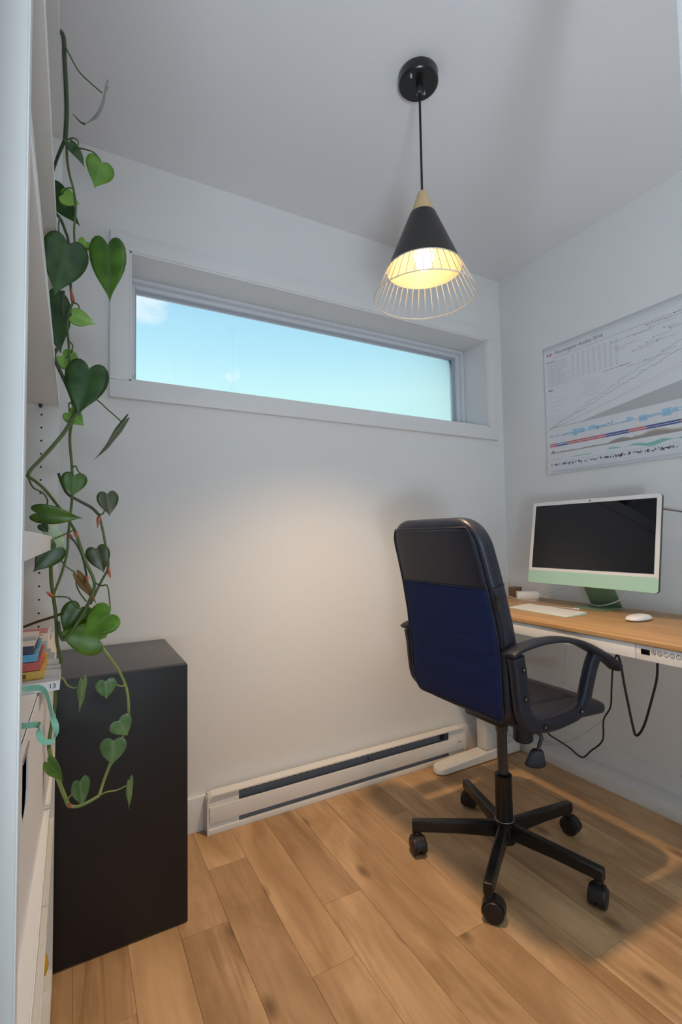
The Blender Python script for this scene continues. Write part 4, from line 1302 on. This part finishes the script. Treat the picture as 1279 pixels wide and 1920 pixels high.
zb = BZT + 0.0042
t, B, cm, sp = book('book', 'white book marked 13 lowest of the stack on the white box', -0.017, 0.925, zb, 0.22, 0.17, 0.0150, (0.78, 0.78, 0.79))
cover(t, B, cm, 0.22, 0.17, zb, 0.0150, mat('blue_grey_cover', (0.42, 0.48, 0.58), 0.45))
obj('number', place_text('13', 0.011, (-0.027, 0.9243, zb + 0.0075), (1, 0, 0), (0, 0, 1)), INK['black'], sp)
zb += 0.0155
pale = mat('pale_cover', (0.72, 0.68, 0.66), 0.45)
specs = [('orange book lowest of the coloured stack on the white box', (0.62, 0.35, 0.035), -0.040, 0.0135, (0.10, 0.07, 0.02), 'bar'),
         ('red book with a white logo between the blue and orange books', (0.52, 0.065, 0.045), -0.0455, 0.0135, (0.85, 0.8, 0.8), 'bar'),
         ('light blue book lying on the red book', (0.075, 0.34, 0.56), -0.050, 0.0120, (0.85, 0.88, 0.9), 'bar'),
         ('white book with a dark navy spine on top of the stack', (0.012, 0.016, 0.05), -0.0545, 0.0125, (0.85, 0.85, 0.9), 'LE POR')]
SY = 0.950
for i, (lab, colr, x1, th, mk, what) in enumerate(specs):
    ln, wd = 0.21, 0.15
    nm = 'book'
    t, B, cm, sp = book(nm, lab, x1, SY, zb, ln, wd, th, colr)
    cover(t, B, cm, ln, wd, zb, th, mat('white_cover', (0.75, 0.74, 0.75), 0.4) if what != 'bar' else cm)
    mm = mat('mark_' + str(i), mk, 0.5)
    if what == 'bar':
        obj('emblem', G().box((x1 - 0.034, SY - 0.0006, zb + 0.0035), (x1 - 0.025, SY - 0.0001, zb + th - 0.0035)), mm, sp)
        obj('title_line', G().box((x1 - 0.062, SY - 0.0006, zb + th * 0.5), (x1 - 0.037, SY - 0.0001, zb + th * 0.5 + 0.0025)), mm, sp)
        obj('title_line', G().box((x1 - 0.055, SY - 0.0006, zb + th * 0.28), (x1 - 0.037, SY - 0.0001, zb + th * 0.28 + 0.001)), mm, sp)
    else:
        obj('title', place_text(what, 0.0085, (x1 - 0.045, SY - 0.0005, zb + th / 2), (-1, 0, 0), (0, 0, -1)), mm, sp)
        obj('title', place_text('122', 0.016, (x1 - 0.052, SY + 0.075, zb + th + 0.0003), (1, 0, 0), (0, 1, 0)), mat('gold_ink', (0.36, 0.28, 0.22), 0.5), t)
    zb += th + 0.0012

# paler books further along the box
specs2 = [('pale blue-grey covered book lying towards the black cabinet', (0.50, 0.56, 0.66), -0.030, 1.150, 0.0, 0.22, 0.16, 0.018),
          ('white booklet with a grey-green strip behind the coloured stack', (0.22, 0.25, 0.22), -0.036, 1.120, 0.0192, 0.20, 0.19, 0.012),
          ('cream book with a red cover band under the far shelf', (0.50, 0.20, 0.20), -0.042, 1.125, 0.0324, 0.20, 0.17, 0.014)]
for lab, colr, x1, y0_, dz, ln, wd, th in specs2:
    z0_ = BZT + 0.0042 + dz
    t, B, cm, sp = book('book', lab, x1, y0_, z0_, ln, wd, th, (0.76, 0.74, 0.72), group='paler books beside the coloured stack')
    cover(t, B, pale, ln, wd, z0_, th, pale)
    obj('cover_band', B(-ln * 0.9, -0.004, wd * 0.55, wd * 0.95, z0_ + th, z0_ + th + 0.0005), mat('band_' + lab[:6], colr, 0.5), t)
    obj('cover_title', B(-0.07, -0.012, wd * 0.36, wd * 0.46, z0_ + th, z0_ + th + 0.0006), mat('title_tan', (0.45, 0.36, 0.28), 0.5), t)
# mint ribbon draped over the box front
def ribbon(pts, wd):
    P = smooth_path([Vector(p) for p in pts], 8)
    rings = []
    for i, p in enumerate(P):
        t = (P[min(i + 1, len(P) - 1)] - P[max(i - 1, 0)]).normalized()
        a = Vector((0.35, -0.25, 0.9))
        nn = (a - t * a.dot(t))
        nn.normalize()
        b = t.cross(nn).normalized()
        rings.append([p + nn * wd / 2 + b * 0.0003, p + nn * wd / 2 - b * 0.0003, p - nn * wd / 2 - b * 0.0003, p - nn * wd / 2 + b * 0.0003])
    return G().loft(rings)


RY = 0.62
rp_ = [at(x, y, 'y', yy) for x, y, yy in ((30, 1294, 0.64), (50, 1291, 0.64), (72, 1291, 0.63), (88, 1302, 0.62), (94, 1325, 0.61), (99, 1345, 0.60), (105, 1365, 0.60), (103, 1380, 0.60), (96, 1390, 0.60), (86, 1391, 0.60), (76, 1385, 0.60), (67, 1368, 0.60), (57, 1362, 0.61), (44, 1361, 0.62), (30, 1361, 0.63))]
rp_ = [Vector((max(p.x, -0.0295) if p.y < 0.66 and i not in (0, 1, 13, 14) else p.x, p.y, p.z)) for i, p in enumerate(rp_)]
tag(obj('ribbon', ribbon(rp_, 0.0062), mat('mint_ribbon', (0.27, 0.62, 0.45), 0.4, sheen=0.3), smooth='angle', origin=(-0.03, 0.62, 0.82)), 'mint green ribbon loop hanging from the white storage box', 'ribbon')

# yellow petal-shaped object low in the bookcase
yt = thing('yellow_flower', (-0.075, 1.33, 0.055), 'yellow tulip-shaped ornament on the lowest bookcase shelf', 'ornament')
obj('bloom', G().lathe((-0.055, 1.30, 0), [(0.004, 0.095), (0.013, 0.105), (0.017, 0.120), (0.015, 0.138), (0.009, 0.150), (0.001, 0.156)], 16), mat('yellow', (0.62, 0.38, 0.02), 0.5), yt, smooth=True)
obj('stem', G().tube([(-0.055, 1.30, 0.056), (-0.056, 1.30, 0.098)], 0.003, 8), VINEL, yt)
obj('base', G().lathe((-0.055, 1.30, 0), [(0.018, 0.055), (0.018, 0.060), (0.004, 0.064)], 16), CARD, yt)

# ------------------------------------------------------------------ trailing plant
pt = thing('trailing_plant', (-0.10, 1.12, TOPZ), 'trailing heart-leaf plant hanging down the front of the white bookcase', 'plant')
obj('pot', G().lathe((-0.17, 1.10, 0), [(0.055, TOPZ + 0.0005), (0.075, TOPZ + 0.12), (0.080, TOPZ + 0.125), (0.080, TOPZ + 0.14), (0.072, TOPZ + 0.14), (0.070, TOPZ + 0.12)], 32), mat('pot_white', (0.7, 0.7, 0.68), 0.4), pt, smooth='angle')
obj('soil', G().lathe((-0.17, 1.10, 0), [(0.0705, TOPZ + 0.118), (0.001, TOPZ + 0.122)], 24), mat('soil', (0.03, 0.02, 0.012), 0.9), pt)


def vp(x, y, d):
    return at(x, y, 'y', d)


def vine(name, pts, r, material, d=1.06):
    P = [vp(p[0], p[1], p[2] if len(p) > 2 else d) for p in pts]
    P = smooth_path(P, 5)
    n_ = len(P)
    if isinstance(r, tuple):
        rr_ = [r[0] + (r[1] - r[0]) * i / (n_ - 1) for i in range(n_)]
    else:
        rr_ = r
    return obj(name, G().tube(P, rr_, 7), material, pt, smooth=True)


MM = 0.00105      # metres per photo pixel at the plant's distance
# main stems
vp0 = [Vector((-0.15, 1.10, TOPZ + 0.13)), Vector((-0.09, 1.10, TOPZ + 0.06)), Vector((-0.045, 1.10, TOPZ + 0.012)), vp(118, 66, 1.09), vp(121, 110, 1.09), vp(124, 170, 1.08), vp(125, 215, 1.08), vp(122, 264, 1.08)]
obj('stem', G().tube(smooth_path(vp0, 6), 0.0042, 8), VINED, pt, smooth=True)
vine('stem', [(122, 262, 1.08), (114, 280, 1.10), (106, 300, 1.13), (99, 322, 1.17)], (0.0036, 0.003), VINED)
vine('stem', [(125, 266, 1.08), (126, 300, 1.07), (131, 330, 1.06), (138, 356, 1.06), (142, 390, 1.06), (139, 430, 1.06), (140, 455, 1.06)], (0.0024, 0.0020), VINE)
vine('stem', [(105, 400, 1.10), (114, 412, 1.08), (122, 432, 1.06), (128, 452, 1.05), (131, 500, 1.05), (133, 545, 1.05), (137, 567, 1.04)], (0.0030, 0.0022), VINED)
vine('stem', [(119, 545, 1.06), (117, 566, 1.07), (118, 590, 1.08)], 0.0028, VINED)
vine('stem', [(137, 567, 1.04), (129, 588, 1.05), (126, 612, 1.06), (129, 645, 1.05), (131, 690, 1.05), (133, 740, 1.06), (141, 772, 1.04)], 0.0022, VINE)
vine('stem', [(107, 655, 1.06), (101, 668, 1.04), (110, 690, 1.04), (126, 724, 1.04), (138, 756, 1.04), (142, 774, 1.03)], 0.0034, VINED)
vine('stem', [(142, 774, 1.03), (124, 806, 1.00), (98, 838, 0.96), (74, 864, 0.92), (58, 881, 0.88), (52, 893, 0.86)], (0.0036, 0.0026), VINE)
vine('stem', [(52, 893, 0.86), (66, 902, 0.88), (84, 918, 0.92), (108, 948, 0.97), (128, 974, 1.00), (141, 996, 1.02)], (0.0024, 0.0026), VINE)
vine('stem', [(141, 996, 1.02), (149, 1020, 1.02), (160, 1052, 1.02), (177, 1093, 1.02), (168, 1126, 1.02), (150, 1160, 1.02), (130, 1190, 1.01), (118, 1201, 1.01)], 0.0030, VINE)
vine('stem', [(141, 774, 1.03), (134, 796, 1.04), (131, 826, 1.04), (135, 876, 1.04), (136, 922, 1.04), (132, 968, 1.04), (128, 1004, 1.03), (126, 1036, 1.03), (116, 1074, 1.02), (100, 1116, 1.01)], (0.0026, 0.0022), VINE)
vine('stem', [(95, 1056, 0.99), (96, 1088, 1.0), (100, 1118, 1.01), (104, 1150, 1.02), (106, 1180, 1.03), (107, 1206, 1.04), (114, 1236, 1.05), (113, 1250, 1.05), (106, 1268, 1.05), (104, 1280, 1.05), (103, 1320, 1.05), (98, 1350, 1.05), (92, 1388, 1.04), (92, 1404, 1.04)], 0.0031, VINE)
vine('stem', [(92, 1402, 1.04), (97, 1426, 1.05), (107, 1456, 1.06), (118, 1485, 1.07), (129, 1511, 1.07)], 0.0036, VINEL)
vine('stem', [(129, 1511, 1.07), (145, 1512, 1.07), (165, 1504, 1.07), (186, 1492, 1.07)], 0.0030, VINEL)
vine('stem', [(186, 1492, 1.07), (194, 1466, 1.08), (207, 1432, 1.08), (222, 1398, 1.08), (236, 1366, 1.08), (241, 1340, 1.08), (240, 1306, 1.08), (234, 1281, 1.08), (222, 1256, 1.07), (204, 1230, 1.06), (193, 1214, 1.06)], (0.0030, 0.0024), VINEL)
vine('stem', [(110, 888, 1.07), (116, 906, 1.06), (127, 926, 1.05), (150, 940, 1.05), (172, 952, 1.05), (186, 966, 1.05)], (0.0026, 0.0030), VINED)
vine('stem', [(186, 966, 1.05), (193, 996, 1.05), (199, 1030, 1.05), (203, 1064, 1.05), (192, 1086, 1.05), (180, 1110, 1.05), (169, 1133, 1.05)], 0.0024, VINE)
vine('stem', [(128, 1004, 1.04), (142, 1018, 1.04), (154, 1042, 1.04), (161, 1072, 1.04), (163, 1086, 1.04)], 0.0020, VINED)
vine('stem', [(117, 1150, 1.10), (96, 1158, 1.12), (70, 1166, 1.15), (38, 1178, 1.18), (20, 1184, 1.2)], 0.0026, WOODY)
vine('stem', [(118, 1201, 1.01), (113, 1190, 1.01), (109, 1165, 1.01)], 0.0028, VINED)
# petioles
for pts in ([(121, 84, 1.09), (132, 106, 1.08), (148, 134, 1.07), (168, 154, 1.06), (191, 174, 1.05)],
            [(127, 270, 1.07), (140, 276, 1.05), (160, 280, 1.03), (174, 285, 1.02), (184, 294, 1.01), (190, 304, 1.01)],
            [(126, 262, 1.08), (138, 259, 1.07), (146, 264, 1.06), (147, 272, 1.06)],
            [(139, 355, 1.06), (130, 352, 1.06), (121, 356, 1.07), (117, 364, 1.08)],
            [(112, 405, 1.08), (110, 424, 1.05), (112, 440, 1.0), (122, 452, 0.98), (127, 459, 0.98)],
            [(140, 464, 1.06), (156, 466, 1.04), (176, 465, 1.02), (196, 459, 1.01), (201, 458, 1.01)],
            [(140, 457, 1.06), (150, 454, 1.07), (157, 456, 1.07)],
            [(137, 567, 1.04), (147, 572, 1.03), (148, 584, 1.03), (141, 592, 1.03)],
            [(130, 640, 1.05), (136, 648, 1.05), (133, 662, 1.06), (122, 672, 1.06)],
            [(141, 772, 1.03), (134, 756, 1.03), (129, 758, 1.04), (130, 772, 1.05)],
            [(143, 770, 1.03), (152, 756, 1.02), (168, 746, 1.01), (182, 750, 1.01), (200, 766, 1.02), (216, 780, 1.03), (230, 793, 1.04)],
            [(135, 877, 1.04), (142, 874, 1.03), (147, 884, 1.02), (158, 892, 1.02)],
            [(186, 966, 1.05), (194, 962, 1.04), (197, 950, 1.04), (198, 940, 1.04)],
            [(53, 896, 0.86), (62, 914, 0.88), (80, 924, 0.91), (89, 938, 0.93), (86, 950, 0.94), (78, 956, 0.94)],
            [(138, 994, 1.03), (116, 1004, 1.0), (98, 1012, 0.98), (93, 1018, 0.97), (102, 1026, 0.97)],
            [(202, 1062, 1.05), (196, 1058, 1.05), (188, 1046, 1.04), (182, 1028, 1.04)],
            [(114, 1050, 1.03), (124, 1062, 1.03), (142, 1074, 1.03)],
            [(162, 1128, 1.04), (150, 1112, 1.04), (143, 1096, 1.03), (144, 1086, 1.03)],
            [(101, 1119, 1.01), (116, 1119, 1.01), (130, 1122, 1.01), (140, 1136, 1.02), (148, 1140, 1.03)],
            [(178, 1093, 1.02), (190, 1098, 1.01), (201, 1098, 1.0), (205, 1120, 0.99), (207, 1144, 0.98)],
            [(108, 1266, 1.05), (118, 1272, 1.04), (126, 1284, 1.03), (138, 1290, 1.02), (148, 1286, 1.02), (153, 1276, 1.02)],
            [(234, 1284, 1.08), (228, 1287, 1.06), (214, 1282, 1.04), (200, 1277, 1.03)],
            [(239, 1345, 1.08), (232, 1352, 1.06), (224, 1352, 1.05)],
            [(206, 1424, 1.08), (203, 1418, 1.07), (206, 1402, 1.06), (212, 1388, 1.05)],
            [(98, 1430, 1.05), (92, 1428, 1.04), (90, 1430, 1.03)],
            [(124, 1502, 1.07), (134, 1490, 1.06), (147, 1476, 1.05)],
            [(186, 1492, 1.07), (200, 1485, 1.06), (218, 1482, 1.06), (238, 1473, 1.05)]):
    vine('petiole', pts, (0.0015, 0.0012), VINE if pts[0][1] < 1200 else VINEL)
for x, y, dx, dy, d in ((142, 998, 2, 12, 1.01), (185, 970, -2, 20, 1.04), (203, 1066, 4, 18, 1.04), (99, 1118, -12, -8, 1.0), (130, 1510, 3, 4, 1.065), (128, 1004, 8, 2, 1.03), (137, 566, -5, -28, 1.04), (162, 1082, 2, 8, 1.03)):
    A, B_ = vp(x, y, d), vp(x + dx, y + dy, d - 0.01)
    obj('bud_sheath', G().tube([A, A.lerp(B_, 0.4), B_], [0.0036, 0.0032, 0.0008], 8), REDBUD, pt, smooth=True)

HEART = [(0.0, 0.0), (-0.07, 0.05), (-0.13, 0.13), (-0.155, 0.22), (-0.14, 0.32), (-0.075, 0.41), (0.03, 0.475), (0.16, 0.50), (0.30, 0.48), (0.44, 0.42), (0.57, 0.335), (0.68, 0.24), (0.78, 0.145), (0.86, 0.075), (0.93, 0.03), (1.0, 0.0)]


def leaf(ax, ay, tx_, ty_, wpx, tone, d=1.02, roll=0.0, fold=0.25, droop=0.10, dt=None, curl=0.0):
    """heart leaf from the attachment pixel to the tip pixel; wpx = full width in photo pixels, roll turns it about its midrib"""
    A = vp(ax, ay, d); T = vp(tx_, ty_, d if dt is None else dt)
    D = T - A; ln = D.length / 1.0; D.normalize()
    depth = (A - CAM).dot(FW)
    Wd = wpx / FPX * depth * 1.0
    view = (CAM - (A + T) / 2).normalized()
    S = D.cross(view).normalized(); N = S.cross(D).normalized()
    if N.dot(view) < 0:
        N = -N
    cr_, sr_ = math.cos(math.radians(roll)), math.sin(math.radians(roll))
    S2 = S * cr_ + N * sr_; N2 = -S * sr_ + N * cr_
    vs, rib, fs = [], [], []

    def pos(s, h):
        hh = abs(h)
        off = N2 * (fold * hh * Wd * 0.6 - 0.55 * fold * Wd * (hh * 2) ** 2 * 0.5 - droop * ln * (max(0, s) ** 2) * 0.6 + curl * ln * math.sin(max(0, s) * math.pi))
        wav = N2 * (0.018 * Wd * math.sin(s * 11 + (1.3 if h > 0 else 0)) * (hh * 2))
        return A + D * (s * ln) + S2 * (h * Wd) + off + wav
    K = 4
    for side in (1, -1):
        base = len(vs)
        for i, (s, h) in enumerate(HEART):
            sm = max(0.0, min(1.0, s if s > 0.0 else 0.0))
            for k in range(K + 1):
                t = k / K
                ss = sm + (s - sm) * t
                vs.append(pos(ss, side * h * t)); rib.append(abs(h) * t + (0 if k == 0 else 0.03 * t))
        n_ = len(HEART)
        for i in range(n_ - 1):
            for k in range(K):
                a, b, c, dd = base + i * (K + 1) + k, base + i * (K + 1) + k + 1, base + (i + 1) * (K + 1) + k + 1, base + (i + 1) * (K + 1) + k
                fs.append((a, b, c, dd) if side > 0 else (dd, c, b, a))
    me = bpy.data.meshes.new('leaf')
    o0 = ORG[pt.name]
    bm = bmesh.new()
    lay = bm.verts.layers.float.new('rib')
    bv = []
    for v, r_ in zip(vs, rib):
        q = bm.verts.new(v - o0); q[lay] = r_; bv.append(q)
    for f_ in fs:
        try:
            bm.faces.new([bv[i] for i in f_])
        except ValueError:
            pass
    bmesh.ops.remove_doubles(bm, verts=bm.verts, dist=1e-5)
    bm.to_mesh(me); bm.free()
    me.materials.append(LM[tone])
    for p in me.polygons:
        p.use_smooth = True
    o = bpy.data.objects.new('leaf', me)
    COL.objects.link(o); o.parent = pt
    md = o.modifiers.new('thickness', 'SOLIDIFY'); md.thickness = 0.0005; md.offset = 0
    return o


leaf(197, 166, 158, 234, 30, 'silver', 1.04, 72, 0.3, 0.0, curl=0.10)
vine('leaf_tip', [(160, 232, 1.04), (154, 231, 1.04), (146, 224, 1.04), (136, 213, 1.04)], (0.0022, 0.0006), VINED)
leaf(131, 268, 160, 312, 30, 'dark', 1.05, 50, 0.4)
leaf(190, 306, 178, 352, 50, 'bright', 1.01, 8, 0.2)
leaf(99, 356, 149, 424, 44, 'dark', 1.14, -12, 0.3)
leaf(118, 366, 150, 384, 30, 'light', 1.09, 10, 0.3)
leaf(127, 460, 103, 553, 78, 'dark', 0.97, 6, 0.30)
leaf(202, 460, 205, 564, 65, 'mid', 1.00, -10, 0.30)
leaf(160, 454, 150, 478, 24, 'light', 1.07, 20, 0.3)
leaf(88, 556, 115, 662, 72, 'dark', 1.16, 8, 0.25)
leaf(138, 592, 180, 608, 32, 'light', 1.02, 10, 0.3)
leaf(118, 668, 152, 698, 42, 'light', 1.07, 12, 0.25)
leaf(167, 692, 146, 779, 74, 'dark', 1.00, -6, 0.28)
leaf(130, 774, 158, 799, 34, 'light', 1.06, 8, 0.25)
leaf(233, 790, 182, 865, 40, 'dark', 1.02, 74, 0.5)
leaf(140, 892, 136, 932, 44, 'mid', 1.03, 6, 0.5)
leaf(201, 927, 206, 968, 38, 'olive', 1.03, 8, 0.3)
leaf(70, 962, 156, 973, 40, 'mid', 0.93, -20, 0.4)
leaf(78, 984, 91, 999, 18, 'dark', 0.97, 0, 0.3)
leaf(93, 992, 125, 1037, 30, 'pale', 1.00, 20, 0.3)
leaf(104, 1028, 62, 1074, 46, 'dark', 0.96, 10, 0.3)
leaf(181, 1030, 195, 1075, 42, 'olive', 1.04, -8, 0.3)
leaf(146, 1080, 184, 1131, 34, 'brown', 1.02, 58, 0.5)
leaf(150, 1140, 118, 1192, 54, 'mid', 1.05, 6, 0.3)
leaf(185, 1146, 176, 1160, 22, 'dark', 1.06, 6, 0.3)
leaf(206, 1152, 154, 1191, 62, 'bright', 0.97, -12, 0.28)
leaf(186, 1200, 106, 1187, 62, 'bright', 1.02, 14, 0.28)
leaf(170, 1180, 200, 1196, 36, 'mid', 1.05, 8, 0.3)
leaf(154, 1277, 151, 1337, 40, 'grey', 1.02, 68, 0.5)
leaf(198, 1278, 200, 1312, 37, 'grey', 1.03, 4, 0.3)
leaf(223, 1352, 240, 1380, 42, 'grey', 1.05, 6, 0.3)
leaf(213, 1390, 209, 1437, 47, 'grey', 1.05, -6, 0.3)
leaf(90, 1430, 121, 1465, 32, 'mid', 1.03, 40, 0.4)
leaf(150, 1466, 156, 1513, 36, 'grey', 1.05, 26, 0.4)
leaf(242, 1466, 244, 1517, 36, 'grey', 1.05, 70, 0.5)
